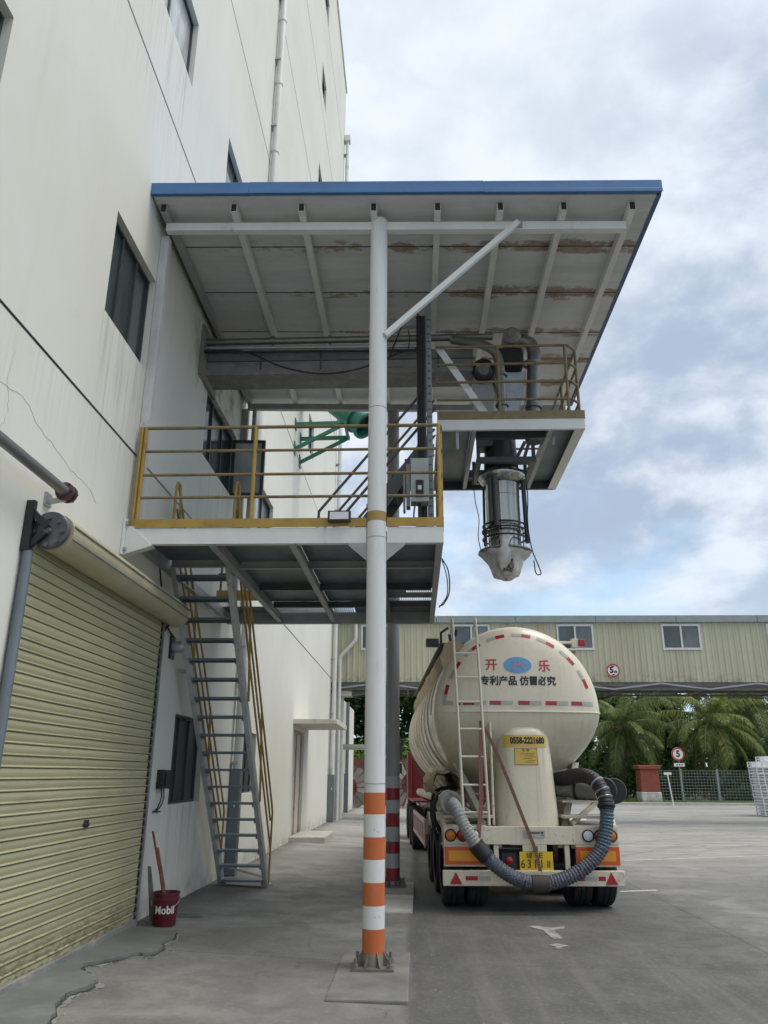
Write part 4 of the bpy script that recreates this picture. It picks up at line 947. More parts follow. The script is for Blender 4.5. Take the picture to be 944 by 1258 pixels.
# ================================================================== LOADING SPOUT
sx, sy = 1.34, 11.2
sp_ = thing('loading_spout', 'shiny steel telescopic loading spout with hoop rings hanging below the filling platform over the tanker', 'loading spout', (sx,sy,6.2))
g = G(); g.lathe([(.001,6.72),(.2,6.72),(.24,6.45),(.26,6.2),(.26,6.02)], (sx,sy,0), n=28); g.build('inlet_cone', 'black_metal', sp_, smooth=40)
g = G(); g.box(.93, 1.80, 10.72, 10.80, 6.02, 6.10); g.box(.93, 1.80, 11.6, 11.68, 6.02, 6.10); g.box(.93, 1.0, 10.8, 11.6, 6.022, 6.098); g.box(1.73, 1.80, 10.8, 11.6, 6.022, 6.098)
for x, y in ((.96,10.76),(1.77,10.76),(.96,11.64),(1.77,11.64)): g.box(x-.025, x+.025, y-.025, y+.025, 6.10, 6.39)
g.build('suspension_frame', 'dark_steel', sp_)
g = G(); g.beam((1.62,10.78,6.05),(1.72,10.78,6.36),.05,.04,(0,1,0)); g.beam((1.5,10.78,6.05),(1.66,10.78,6.36),.05,.04,(0,1,0)); g.build('stay', 'dark_steel', sp_)
g = G(); g.lathe([(.27,6.0),(.35,6.0),(.36,5.96),(.36,5.93),(.30,5.84),(.262,5.82)], (sx,sy,0), n=36); g.build('top_flange', 'stainless', sp_, smooth=35)
g = G(); g.lathe([(.255,6.0),(.255,5.08),(.235,5.07),(.235,4.79)], (sx,sy,0), n=40); g.build('outer_tube', 'stainless', sp_, smooth=35)
g = G()
for z in (5.62, 5.2): g.lathe([(.255,-.004),(.259,0),(.255,.004)], (sx,sy,z), n=40)
g.build('weld_seam', 'duct', sp_)
g = G(); g.tube([(sx-.13,sy-.26,5.96),(sx-.12,sy-.26,5.1)], .045, 14); g.tube([(sx-.2,sy-.2,5.9),(sx-.19,sy-.2,5.15)], .04, 12); g.build('guide_tube', 'dark_steel', sp_, smooth=40)
g = G(); g.tube([(sx+.31,sy-.05,5.98),(sx+.33,sy-.05,4.9)], .035, 12); g.tube([(sx+.29,sy-.12,5.9),(sx+.31,sy-.12,5.0)], .016, 8); g.tube([(sx-.27,sy+.1,5.9),(sx-.28,sy+.1,4.9)], .02, 8); g.build('guide_rod', 'black_metal', sp_, smooth=40)
for z, rr_ in ((5.17,.31),(5.09,.32),(4.97,.315)):
    g = G(); g.tube([(sx+rr_*math.cos(2*PI*i/40), sy+rr_*math.sin(2*PI*i/40), z) for i in range(41)], .014, 8, caps=False); g.build('hoop', 'black_metal', sp_, smooth=60)
g = G()
for a in (20, 75, 140, 200, 250, 310):
    x, y = sx+.315*math.cos(R(a)), sy+.315*math.sin(R(a)); g.tube([(x,y,5.17),(x,y,4.78)], .009, 6)
    g.tube([(sx+.24*math.cos(R(a)), sy+.24*math.sin(R(a)), 5.08),(x,y,5.09)], .008, 6)
g.build('hoop_rod', 'dark_steel', sp_)
g = G(); g.lathe([(.235,4.785),(.385,4.785),(.39,4.775),(.39,4.765),(.33,4.76)], (sx,sy,0), n=40); g.build('outlet_flange', 'dusty_grey', sp_, smooth=35)
# plastic bag tied round the outlet
bg_ = thing('plastic_bag', 'crumpled dusty pale plastic bag tied over the spout outlet', 'bag', (sx,sy,4.4))
rows = []
prof = [(.31,4.775),(.365,4.75),(.33,4.70),(.28,4.645),(.242,4.585),(.215,4.52),(.195,4.45),(.175,4.40),(.12,4.375),(.02,4.365)]
for k, (r_, z) in enumerate(prof):
    row = []
    for i in range(49):
        a = 2*PI*(i % 48)/48
        f = 1+.16*mnoise.noise(Vector((math.cos(a)*2.6, math.sin(a)*2.6, z*9)))+.09*mnoise.noise(Vector((math.cos(a)*7, math.sin(a)*7, z*14)))+.05*math.sin(a*7+z*9)*(.3+k/9)
        row.append((sx+r_*f*math.cos(a), sy+r_*f*math.sin(a), z+.03*mnoise.noise(Vector((a, k, 1)))+.018*math.sin(a*3+1)*(k > 5)))
    rows.append(row)
g = G().grid(rows); bmesh.ops.remove_doubles(g.b, verts=g.b.verts, dist=1e-4); g.build('bag', 'bag', bg_, smooth=22)
g = G()  # gathered tail of the bag, folded up against the front
rows = []
for k, (rx_, z, y) in enumerate(((.05,4.46,-.24),(.10,4.58,-.29),(.09,4.70,-.35),(.045,4.79,-.375),(.075,4.85,-.35),(.10,4.91,-.31),(.07,4.95,-.29))):
    rows.append([(sx-.08+k*.012+rx_*math.cos(2*PI*i/12)*(1+.25*math.sin(3*i)), sy+y+rx_*.5*math.sin(2*PI*i/12), z+.02*math.sin(i*2+k)) for i in range(13)])
g.grid(rows); g.build('knot', 'bag', bg_, smooth=180)
g = G()
for k in range(6):
    g.tube(smoothpath([(sx-.02+random.uniform(-.04,.1), sy-.275+.02*random.random()+j*.012, 4.60-j*.055+random.uniform(-.02,.02)) for j in range(4)],4), .009, 5)
g.build('stain', mat('bag_stain', (.10,.07,.06), .7, var=.3), bg_)
g = G(); g.tube(smoothpath([(1.68,11.1,6.1),(1.7,11.08,5.6),(1.68,11.1,5.2),(1.72,11.1,4.8),(1.80,11.1,4.55),(1.83,11.1,4.42),(1.76,11.1,4.43),(1.74,11.1,4.62)],8), .009, 6)
tag(g.build('loose_cable', 'black', off=(1.7,11.1,5.2)), 'thin cable with a loose loop hanging right of the loading spout', 'cable', 'thin cables hanging beside the spout')
g = G(); g.tube(smoothpath([(.93,11.5,6.1),(.95,11.5,5.7),(1.0,11.5,5.4),(.98,11.5,5.1),(1.02,11.5,4.85)],6), .007, 6)
tag(g.build('loose_cable', 'black', off=(.95,11.5,5.5)), 'thin cable hanging straight down left of the loading spout', 'cable', 'thin cables hanging beside the spout')
g = G(); g.tube(smoothpath([(.34,9.4,4.2),(.42,9.45,4.05),(.43,9.5,3.8),(.36,9.5,3.65),(.3,9.5,3.62)],6), .008, 6); g.tube(smoothpath([(.34,9.3,4.15),(.40,9.4,3.95),(.40,9.5,3.75),(.3,9.5,3.6)],6), .007, 6)
tag(g.build('cable_loop', 'black', off=(.36,9.4,3.9)), 'thin cable looping off the right side beam of the lower platform', 'cable')

# ================================================================== TANKER TRAILER (local axes: x right, y forward, z up from the yard)
TA = R(2.9)
tk = thing('tanker_trailer', 'cream silo tanker trailer seen from behind, with ladder and red lettering on its end', 'tanker trailer', (1.62, 12.0, -.1), None, True, TA)
TC, RXx, RZz, RY, DD = 2.67, 1.27, 1.31, .42, .30       # section centre height, half width, upper height, rim position, dish depth
TX = -.05
def ycap(x, z):      # back face of the dished end
    q = math.hypot((x-TX)/RXx, max(z-TC, 0)/RZz); q = min(q, 1.)
    return RY-DD*(1-q**2.5)**(1/2.1)
def lowz(a, k):      # lower half of the section: round, drawn towards a shallow vee
    c, s = math.cos(a), math.sin(a)
    return -RZz*k*(.80*s+.20*(1-abs(c)))
NA = 48
g = G()
rows = []                                        # upper half of the dished end, from rim to middle
for k in range(15):
    q = 1-(k/14)**1.6; q = max(q, .0)
    q = math.sin(q*PI/2) if False else 1-(k/14)**2.2
    rows.append([(TX+RXx*q*math.cos(PI*i/NA), ycap(TX+RXx*q*math.cos(PI*i/NA), TC+RZz*q*math.sin(PI*i/NA)), TC+RZz*q*math.sin(PI*i/NA)) for i in range(NA+1)])
g.grid(rows)
YB, YE = 1.75, 9.6
def yb_(a): return RY+.03+(YB-RY-.03)*max(0, math.sin(a))**1.6
rows = []                                        # sloping lower part of the end
for k in range(13):
    t = k/12; row = []
    for i in range(NA+1):
        a = PI*i/NA; x = RXx*math.cos(a); ya = ycap(TX+x, TC); zb = lowz(a, 1)
        tt = t**1.75; e = math.sin(t*PI/2)**1.0*.35+t*.65
        xx = x*(1-.04*math.sin(PI*t))
        row.append((TX+x, ya+(yb_(a)-ya)*tt, TC+zb*e))
    rows.append(row)
g.grid(rows)
ring = [(TX+RXx*math.cos(PI*i/NA), TC+RZz*math.sin(PI*i/NA)) for i in range(NA+1)]+[(TX+RXx*math.cos(PI*i/NA), TC+lowz(PI*i/NA, 1)) for i in range(NA-1, 0, -1)]
rows = []
for k in range(40):
    y = YB+(YE-YB)*k/39; f = 1.
    # two hoppers: belly rises between them
    bel = 1-.35*max(0, math.cos((y-YB)/(YE-YB)*4*PI))*(0 if k in (0,) else 1)*(1 if .5 < k < 38 else 0)
    rows.append([(x, y, z if z >= TC else TC+(z-TC)*(1 if k == 0 else bel)) for x, z in ring+ring[:1]])
g.grid(rows)
g.grid([[(TX+RXx*math.cos(PI*i/NA), yb_(PI*i/NA)+(YB-yb_(PI*i/NA))*q, TC+lowz(PI*i/NA, 1)) for i in range(NA+1)] for q in (0,.33,.67,1)])
up_rows = [[(TX+RXx*math.cos(PI*i/NA), y, TC+RZz*math.sin(PI*i/NA)) for i in range(NA+1)] for y in (RY, YB)]
g.grid(up_rows)
# the side panels between rim and first full section
for sgn, i0 in ((1, 0), (-1, NA)):
    pass
rows = [[(TX+p*RXx*q, YE+.35*(1-q*q)**.5, TC+s_*RZz*q) for p, s_ in [(math.cos(2*PI*i/40), math.sin(2*PI*i/40)) for i in range(41)]] for q in (1,.95,.8,.5,.01)]
g.grid(rows)
bmesh.ops.remove_doubles(g.b, verts=g.b.verts, dist=1e-4)
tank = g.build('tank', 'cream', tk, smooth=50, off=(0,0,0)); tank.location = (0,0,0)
g = G()   # raised weld seam between dished end and lower cone, and the stiffening rings on the body
g.tube([(TX+x, ycap(TX+x, TC)-.004, TC-.012) for x in [RXx*math.cos(PI*i/40) for i in range(41)]], .014, 6)
g.build('seam_lip', 'cream', tank, smooth=60)
for y in (.95, 1.85, 2.75, 3.65, 4.55, 5.45, 6.35, 7.25, 8.15, 9.05):
    g = G(); rw = []
    for rr_, dy in ((.998,-.05),(1.016,-.035),(1.016,.035),(.998,.05)):
        rw.append([(TX+RXx*rr_*math.cos(a), y+dy, TC+(RZz*rr_*math.sin(a) if a >= 0 and a <= PI else lowz(2*PI-a, 1)*rr_)) for a in [R(-50+280*i/60) if True else 0 for i in range(61)]])
    # angles run from -50 to 230 degrees; fold negative ones onto the lower half
    rw = []
    for rr_, dy in ((.998,-.05),(1.016,-.035),(1.016,.035),(.998,.05)):
        row = []
        for i in range(61):
            a = R((-42 if y > 1.5 else 0)+(264 if y > 1.5 else 180)*i/60)
            row.append((TX+RXx*rr_*math.cos(a), y+dy, TC+(RZz*rr_*math.sin(a) if math.sin(a) >= 0 else lowz(abs(a) if a < 0 else 2*PI-a, 1)*rr_)))
        rw.append(row)
    g.grid(rw); g.build('stiffening_ring', 'cream', tank, smooth=40)
# rounded cover over the outlet at the foot of the end
CX0 = .012
def cw(z): return .415+.075*(2.2-z)/1.14
def cwe(z): return cw(z) if z <= 2.2 else cw(2.2)-.25*(1-math.sqrt(max(0, 1-((z-2.2)/.25)**2)))
def cye(z): return .07+.03*(z-1.06) if z <= 2.2 else .104+.16*(1-math.sqrt(max(0, 1-((z-2.2)/.25)**2)))**2
def cy(x, z):
    q = min(1, abs((x-CX0)/cwe(z))); return .62-(.62-cye(z))*(1-q**3.6)**(1/3.0)
rows = []; rT = .25
def ring_(w_, yf, z):
    out = [(CX0+w_, 1.25, z)]
    for i in range(33):
        a = PI*i/32; ca, sa = math.cos(a), math.sin(a)
        out.append((CX0+w_*math.copysign(abs(ca)**(2/3.6), ca), .62-(.62-yf)*abs(sa)**(2/3.0), z))
    return out+[(CX0-w_, 1.25, z)]
for k in range(10): z = 1.06+(2.2-1.06)*k/9; rows.append(ring_(cw(z), .07+.03*(z-1.06), z))
for k in range(1, 9): a = PI/2*k/8; rows.append(ring_(cwe(2.2+rT*math.sin(a)), cye(2.2+rT*math.sin(a)), 2.2+rT*math.sin(a)))
g = G().grid(rows); g.b.faces.new(g.v(*rows[-1])); bmesh.ops.remove_doubles(g.b, verts=g.b.verts, dist=1e-4)
cov = g.build('outlet_cover', 'cream', tk, smooth=60)
# lettering on the dished end
def on_cap(cx, cz): return lambda a, b: (cx+a, ycap(cx+a, cz+b)-.004, cz+b)
LX = -.05
g = G(); text_on(g, '开', .19, on_cap(LX-.40, 3.345), .004, 1.0); text_on(g, '乐', .19, on_cap(LX+.41, 3.33), .004, 1.0)
let = g.build('lettering', 'red_mark', tank)
g = G(); text_on(g, '专利产品 仿冒必究', .145, on_cap(LX, 3.105), .005, .96); g.build('lettering', 'black_mark', tank)
g = G(); rows = [[(LX+.215*q*math.cos(2*PI*i/32), 0, 3.35+.125*q*math.sin(2*PI*i/32)) for i in range(33)] for q in (1,.66,.33,.01)]
g.grid([[(x, ycap(x, z)-.004, z) for x, _, z in r_] for r_ in rows]); em = g.build('emblem', 'blue_mark', tank)
g = G()
for poly in ([(-.09,-.06),(-.05,-.06),(-.01,.06),(-.045,.06)], [(-.01,.06),(.03,.06),(.065,-.01),(.03,-.01)], [(-.05,-.015),(.1,-.005),(.1,.02),(-.05,.01)], [(.07,-.06),(.105,-.06),(.085,.0),(.055,.0)]):
    g.b.faces.new(g.v(*[(LX+a, ycap(LX+a, 3.35+b)-.008, 3.35+b) for a, b in poly]))
g.build('emblem_mark', mat('emblem_red', (.42,.24,.34), .5), em)
# reflective strips: red and silver along the seam and round the rim
def strip(p0, p1, wd, n=5):
    (x0, z0), (x1, z1) = p0, p1; L = math.hypot(x1-x0, z1-z0); nx, nz = -(z1-z0)/L*wd/2, (x1-x0)/L*wd/2; rw = []
    for k in range(n+1):
        t = k/n; x, z = x0+(x1-x0)*t, z0+(z1-z0)*t
        rw.append([(x+nx*s_, ycap(x+nx*s_, z+nz*s_)-.005, z+nz*s_) for s_ in (-1,0,1)])
    return rw
gr, gs = G(), G()
zc = TC+.115
for k, x in enumerate((-1.16,-.80,-.40,.03,.44,.84)):
    if k == 0: gs.grid(strip((x-.03,zc),(x+.12,zc),.06)); continue
    a, b = (.17,.34)
    gr.grid(strip((x-.1,zc),(x+.07,zc),.06)); gs.grid(strip((x+.072,zc),(x+.25,zc),.06))
gr.grid(strip((-1.0,zc),(-.93,zc),.06)) 
for a0 in (168, 148, 127, 106, 85, 65, 45, 25):
    q = .885
    def pa(a): return (TX+RXx*q*math.cos(R(a)), TC+RZz*q*math.sin(R(a)))
    first, second = (gr, gs) if a0 > 115 else (gs, gr)
    if a0 > 90: gs.grid(strip(pa(a0+7.5), pa(a0), .05)); gr.grid(strip(pa(a0-.3), pa(a0-7.5), .05))
    else: gs.grid(strip(pa(a0+7.5), pa(a0), .05)); gr.grid(strip(pa(a0-.3), pa(a0-7.5), .05))
gr.build('reflective_strip', 'dkred_mark', tank); gs.build('reflective_strip', 'silver_mark', tank)
# labels on the cover
def on_cover(cx, cz, e=.005): return lambda a, b: (cx+a, cy(cx+a, cz+b)-e, cz+b)
def rect(g, f, w_, h_): g.grid([[f(-w_/2+w_*k/16, e*h_/2) for k in range(17)] for e in (-1,-.5,0,.5,1)])
def rbox(g, cx, cz, w_, h_, y, th): g.box(cx-w_/2, cx+w_/2, y-th, y, cz-h_/2, cz+h_/2)
g = G(); rect(g, on_cover(.0,2.235), .64, .175); lb = g.build('phone_label', 'label_yellow', cov)
g = G(); text_on(g, '0558-2221680', .125, on_cover(.035,2.24,.008), .006, .70); g.build('lettering', 'black_mark', lb)
g = G(); rect(g, on_cover(.0,2.015), .34, .235); lb = g.build('warning_label', 'label_yellow', cov)
g = G(); text_on(g, '警  告', .04, on_cover(.0,2.105,.008), .001); 
for k, (xa, xb) in enumerate(((-.08,.13),(-.03,.09),(-.01,.14),(-.05,.08),(.02,.13),(-.03,.1))):
    x = xa
    while x < xb:
        L = random.uniform(.008,.02); rect(g, on_cover(x+L/2, 2.06-.024*k, .008), L, .007); x += L+.006
for a, b, w_, h_ in ((0,.112,.33,.004),(0,-.112,.33,.004),(-.165,0,.004,.225),(.165,0,.004,.225)): rect(g, on_cover(a, 2.015+b, .008), w_, h_)
g.build('lettering', 'black_mark', lb)

# chassis, rear beam, bumper
g = G()
for x in (-.46,.46): g.box(x-.06, x+.06, .12, 11.6, .78, 1.04)
g.box(-1.0,1.0,1.2,1.35,.95,1.06); g.box(-1.0,1.0,4.6,4.75,.95,1.06)
for y in (1.25, 2.75, 4.2, 6.5, 8.5):
    for s in (-1,1): g.beam((s*.5,y,1.04),(s*.95,y,1.75),.08,.12,(0,1,0))
ch = g.build('chassis', 'cream_dirty', tk, bevel=.005)
for s in (-1, 1):
    g = G(); g.hexa([(s*.5,.3,1.03),(s*.6,.3,1.03),(s*.6,1.2,1.03),(s*.5,1.2,1.03),(s*.9,1.0,1.95),(s*1.0,1.0,1.95),(s*1.0,1.2,1.95),(s*.9,1.2,1.95)])
    g.beam((s*.62,.15,1.1),(s*1.05,.35,1.38),.06,.06); g.box(min(s*.5,s*1.22), max(s*.5,s*1.22), .1, .5, 1.17, 1.21)
    g.build('tank_saddle', 'cream_dirty', tk, bevel=.006)
g = G(); g.box(-1.235, 1.235, .0, .06, .83, 1.07); g.box(-1.235, 1.235, .06, .14, .83, .845); bm_ = g.build('rear_beam', 'cream', tk, bevel=.012)
for s in (-1, 1):
    xa, xb = sorted((s*.62, s*1.238)); g = G(); g.box(xa, xb, .005, .05, .545, .828); g.box(xa, xb, .05, .4, .80, .828); g.build('lamp_panel', 'cream', tk, bevel=.008)
    g = G(); g.box(s*.5-.035, s*.5+.035, .02, .09, .46, .826); g.build('bumper_post', 'cream', tk, bevel=.008)
g = G(); g.box(-1.26, 1.27, -.03, .05, .30, .50); bu = g.build('bumper', 'cream', tk, bevel=.012)
gr, gs = G(), G()
for x in (-.86,-.12,.24,.62):
    rbox(gr, x, .40, .17, .055, -.032, .003); rbox(gs, x+.175, .40, .17, .055, -.032, .003)
rbox(gr, .95, .40, .10, .055, -.032, .003)
gr.build('reflective_strip', 'dkred_mark', bu); gs.build('reflective_strip', 'silver_mark', bu)
for s in (-1, 1):
    g = G(); x = s*1.08; g.prism([(-.085,0),(.085,0),(0,.155)], lambda a, b: (x+a, -.033, .325+b), lambda a, b: (x+a, -.045, .325+b)); g.build('triangle_reflector', 'dkred_mark', bu)
for x, m_, nm in ((-1.14,'lens_amber','indicator_lamp'),(-.97,'lens_red','tail_lamp'),(-.80,'lens_white','reversing_lamp'),(.80,'lens_white','reversing_lamp'),(.965,'lens_red','tail_lamp'),(1.13,'lens_amber','indicator_lamp')):
    g = G(); g.lathe([(.082,.0),(.085,-.02),(.074,-.028),(.068,-.02)], (x,-.002,.95), (0,1,0), 24); lr = g.build(nm, 'black', bm_, smooth=35)
    g = G(); g.lathe([(.069,-.018),(.055,-.027),(.03,-.032),(.001,-.034)], (x,-.002,.95), (0,1,0), 24); g.build('lens', m_, lr, smooth=60) if False else g.build('lens', m_, bm_, smooth=60)
for s in (-1, 1):
    x = s*.925
    g = G(); rbox(g, x, .685, .61, .235, .0, .006); wb = g.build('marker_board', 'orange_mark', tk)
    g = G(); rbox(g, x, .685, .50, .135, -.0075, .003); g.build('marker_board_centre', 'amber', wb)
g = G(); g.lathe([(.001,-.02),(.055,-.015),(.06,.0)], (-.32,.03,.62), (0,1,0), 20); g.box(-.42,-.22,.035,.06,.5,.72); g.build('fog_lamp', 'black', tk, smooth=35)
g = G(); g.lathe([(.001,-.034),(.03,-.03),(.05,-.018)], (-.32,.03,.62), (0,1,0), 20); g.build('fog_lens', 'lens_red', tk, smooth=60)
# number plate
g = G(); g.box(-.13, .21, .0, .03, .74, .828); g.build('plate_bracket', 'cream', tk, bevel=.004)
g = G(); g.lathe([(.001,-.045),(.03,-.04),(.045,-.01)], (.05,.0,.785), (0,1,0), 4); g.lathe([(.001,-.05),(.025,-.045),(.03,-.02)], (.05,0,.785), (0,1,0), 14); g.build('plate_lamp', 'dark_steel', tk)
g = G(); rbox(g, .055, .615, .47, .245, .012, .012)
pl = g.build('number_plate', 'plate_yellow', tk, bevel=.004)
g = G(); f = lambda cx, cz: (lambda a, b: (cx+a, -.004, cz+b))
text_on(g, '琼', .085, f(-.04,.685), .001); text_on(g, '·', .085, f(.045,.685), .002); text_on(g, 'E', .10, f(.12,.688), .001, 1.25)
for k, ch_ in enumerate('6311'): text_on(g, ch_, .155, f(-.135+.088*k,.577), .0005, .85)
text_on(g, '挂', .10, f(.225,.575), .001, .6)
g.build('plate_lettering', 'black_mark', pl)
# maker's plate on the beam
g = G(); rbox(g, .04, .965, .31, .10, -.001, .004); mp_ = g.build('maker_plate', 'silver_mark', tk)
g = G()
x = -.06
while x < .12: L = random.uniform(.01,.02); rbox(g, x+L/2, .985, L, .022, -.0055, .001); x += L+.004
rbox(g, .155, .985, .03, .03, -.0055, .001); rbox(g, .155, .95, .03, .008, -.0055, .001)
g.build('maker_lettering', 'black_mark', mp_)
# wheels
def wheel(x, y, s):
    g = G(); c = (x, y, .47); w_ = .15
    g.lathe([(.29,-w_*.92),(.40,-w_),(.47,-w_*.96),(.495,-w_*.8),(.50,-w_*.3),(.487,-w_*.28),(.487,-w_*.2),(.50,-w_*.18),(.50,w_*.18),(.487,w_*.2),(.487,w_*.28),(.50,w_*.3),(.495,w_*.8),(.47,w_*.96),(.40,w_),(.29,w_*.92)], c, (1,0,0), 44)
    wh = g.build('wheel', 'tyre', tk, smooth=40)
    g = G(); g.lathe([(.29,-.13),(.27,-.10),(.22,-.03),(.13,-.03),(.12,-.08*s-.0),(.001,-.08*s)], c, (s,0,0) if s < 0 else (1,0,0), 28)
    g.lathe([(.29,.13),(.27,.10),(.22,.0)], c, (1,0,0), 28); g.build('rim', 'dark_steel', wh, smooth=40)
for y in (.64, 1.98, 3.32):
    for s in (-1, 1):
        for x in (1.08, .74): wheel(s*x, y, s)
    g = G(); g.tube([(-.9,y,.5),(.9,y,.5)], .07, 14); g.box(-.2,.2,y-.16,y+.16,.36,.62); g.build('axle', 'dark_steel', tk, smooth=40)
for s in (-1, 1):
    for y in (.64, 1.98, 3.32):
        g = G(); rw = []
        for xx in (.58, 1.245): rw.append([(s*xx, y+.62*math.cos(R(a)), .52+.6*math.sin(R(a))) for a in range(18 if y > 3 else 40,(160 if y < 1 else 141),6)])
        g.grid(rw); fe = g.build('mudguard', 'cream_dirty', tk, smooth=60); md = fe.modifiers.new('thickness', 'SOLIDIFY'); md.thickness = .012
for s in (-1, 1):
    g = G(); g.box(min(s*.62,s*1.235), max(s*.62,s*1.235), .05, .3, 1.071, 1.085); g.hexa([(s*1.2,.06,.83),(s*1.24,.06,.83),(s*1.24,.3,1.1),(s*1.2,.3,1.1),(s*1.2,.06,1.07),(s*1.24,.06,1.07),(s*1.24,.3,1.3),(s*1.2,.3,1.3)])
    g.build('corner_plate', 'cream_dirty', tk)
# side guards, left one is banded red and white
for s in (-1, 1):
    g = G(); xa, xb = sorted((s*1.21, s*1.25))
    g.box(xa, xb, 4.3, 8.8, .86, .94); g.box(xa, xb, 4.3, 8.8, .46, .54)
    for k in range(7): y = 4.3+k*.74; g.box(xa+.002, xb-.002, y, y+.06, .54, .86)
    sg = g.build('side_guard', mat('pinkish_guard', (.52,.36,.36), .5, var=.1), tk)
    g = G()
    for k in range(6): y = 4.42+k*.74; g.box(xa+.01, xb-.01, y, y+.5, .56, .84)
    g.build('guard_panel', 'red_paint', sg)
# ladder up the left of the end
g = G()
def lad(t, s): return (-1.04+.10*(1-t)+s*.36, .06-.03*math.sin(PI*t), 1.08+2.92*t)
for s in (0, 1):
    pts = [lad(t, s) for t in [k/10 for k in range(11)]]; x, y, z = pts[-1]
    pts += [(x, y+.05, z+.05), (x+.01, y+.14, z+.05), (x+.01, y+.2, z-.02), (x+.01, y+.3, z-.16)]
    g.tube(pts, .021, 10)
for z in (1.25, 1.62, 2.01, 2.40, 2.79, 3.15, 3.51):
    t = (z-1.08)/2.92; g.tube([lad(t, 0), lad(t, 1)], .016, 8)
g.tube([lad(.72,0),(-.95,.4,3.2)], .012, 6); g.tube([lad(.72,1),(-.6,.25,3.2)], .012, 6)
g.build('ladder', mat('ladder_cream', (.70,.65,.53), .35, var=.06, dirt=(.4,.35,.28), damt=.4), tk, smooth=50)
g = G(); g.tube([(-.5,.16,1.08),(-.5,.16,2.5)], .02, 8); g.build('vent_pipe', 'cream', tk, smooth=50)
# roof walkway with rolled tan canvas along the left shoulder
g = G(); rows = []
for k in range(60):
    y = .35+9.0*k/59; row = []
    for i in range(17):
        a = 2*PI*i/16; n_ = 1+.28*mnoise.noise(Vector((math.cos(a)*1.6, math.sin(a)*1.6, y*1.7)))
        row.append((-.99+.20*n_*math.cos(a), y, 3.50+.24*n_*math.sin(a)))
    rows.append(row)
g.grid(rows); g.b.faces.new(g.v(*rows[0][:-1])); g.build('canvas_roll', 'canvas', tk, smooth=70)
g = G(); g.box(-1.2, 1.0, .62, .72, 3.70, 3.76); g.box(-1.2,-.7,.5,9.2,3.72,3.74); g.box(.45,.95,.5,9.2,3.6,3.62)
g.build('roof_walkway', 'dark_steel', tk)
g = G(); g.box(-1.42,-1.22,.45,.6,3.68,3.8); g.tube([(-1.02,.5,3.75),(-1.05,.5,3.86),(-.95,.5,3.86),(-.93,.5,3.95)], .03, 8); g.tube([(-1.18,.5,3.74),(-1.18,.5,3.9),(-1.06,.5,3.98)], .022, 8); g.build('side_marker', 'black_metal', tk, bevel=.01)
g = G(); g.box(.62,.9,.5,.58,3.74,3.78); g.box(.9,1.0,.5,.62,3.69,3.82); g.build('marker_bracket', 'cream', tk, bevel=.006)
g = G(); g.box(1.0,1.1,.47,.62,3.70,3.81); g.build('marker_lamp', 'lens_red', tk, bevel=.015)
g = G(); g.tube([(-.2,2.0,3.96),(-.2,2.0,4.12)], .28, 20); g.tube([(-.2,5.2,3.96),(-.2,5.2,4.12)], .28, 20); g.build('manhole', 'cream_dirty', tk, smooth=40)
# discharge pipe and valves low on the left side
g = G(); g.tube([(-1.12,.35,1.40),(-1.1,8.5,1.36)], .085, 16)
for y in (.5,.95,2.2): g.lathe([(.085,-.03),(.145,-.03),(.145,.03),(.085,.03)], (-1.12,y,1.40), (0,1,0), 20)
dp_ = g.build('discharge_pipe', 'cream_dirty', tk, smooth=40)
g = G(); g.lathe([(.12,-.03),(.16,-.03),(.165,.0),(.16,.025),(.12,.03)], (-1.1,.16,1.37), (0,1,0), 22)
for i in range(8): a = 2*PI*i/8; g.tube([(-1.1+.14*math.cos(a),.1,1.37+.14*math.sin(a)),(-1.1+.14*math.cos(a),.24,1.37+.14*math.sin(a))], .014, 6)
g.tube([(-1.1,.16,1.37),(-1.12,.4,1.40)], .12, 16); g.box(-1.27,-1.2,.3,.45,1.3,1.48)
g.build('hose_flange', mat('flange_grey', (.40,.38,.35), .5, .2, var=.15, dirt=(.16,.14,.12), damt=.6), dp_, smooth=40)
g = G(); rows = []
for k in range(30):
    y = .6+2.6*k/29; row = []
    for i in range(15):
        a = 2*PI*i/14; n_ = 1+.45*mnoise.noise(Vector((math.cos(a)*2.5, math.sin(a)*2.5, y*3.1)))
        row.append((-1.12+.22*n_*math.cos(a), y, 1.63+.17*n_*math.sin(a)))
    rows.append(row)
g.grid(rows); g.build('tarpaulin_bundle', 'canvas', tk, smooth=60)
g = G(); g.tube(smoothpath([(-1.1,.6,1.55),(-1.3,.6,1.4),(-1.32,.62,1.15),(-1.2,.7,.9)],6), .03, 8); g.tube(smoothpath([(-1.0,.8,1.6),(-1.27,1.0,1.5),(-1.33,1.1,1.2),(-1.25,1.1,.8)],6), .025, 8); g.build('black_hose', 'black', tk, smooth=60)
# hose tube with black end cap on the right
g = G(); g.tube([(.62,.75,1.60),(1.12,.38,1.54)], .155, 24); g.build('hose_tube', 'dusty_grey', tk, smooth=40)
g = G(); g.lathe([(.001,.0),(.175,.0),(.185,.02),(.185,.07),(.16,.08)], (1.16,.28,1.55), (.35,.93,0), 28); g.lathe([(.001,.0),(.175,.0),(.185,.02),(.185,.07),(.16,.08)], (1.36,.46,1.54), (.25,.95,0), 28); g.build('tube_end_cap', 'black_metal', tk, smooth=35)
g = G(); g.lathe([(.158,-.02),(.168,-.02),(.168,.02),(.158,.02)], (.85,.58,1.57), (.5,-.37,-.06), 24); g.build('tube_band', 'black', tk)
g = G(); g.box(.55,1.3,.3,.6,1.38,1.41); g.build('tube_shelf', 'cream_dirty', tk)
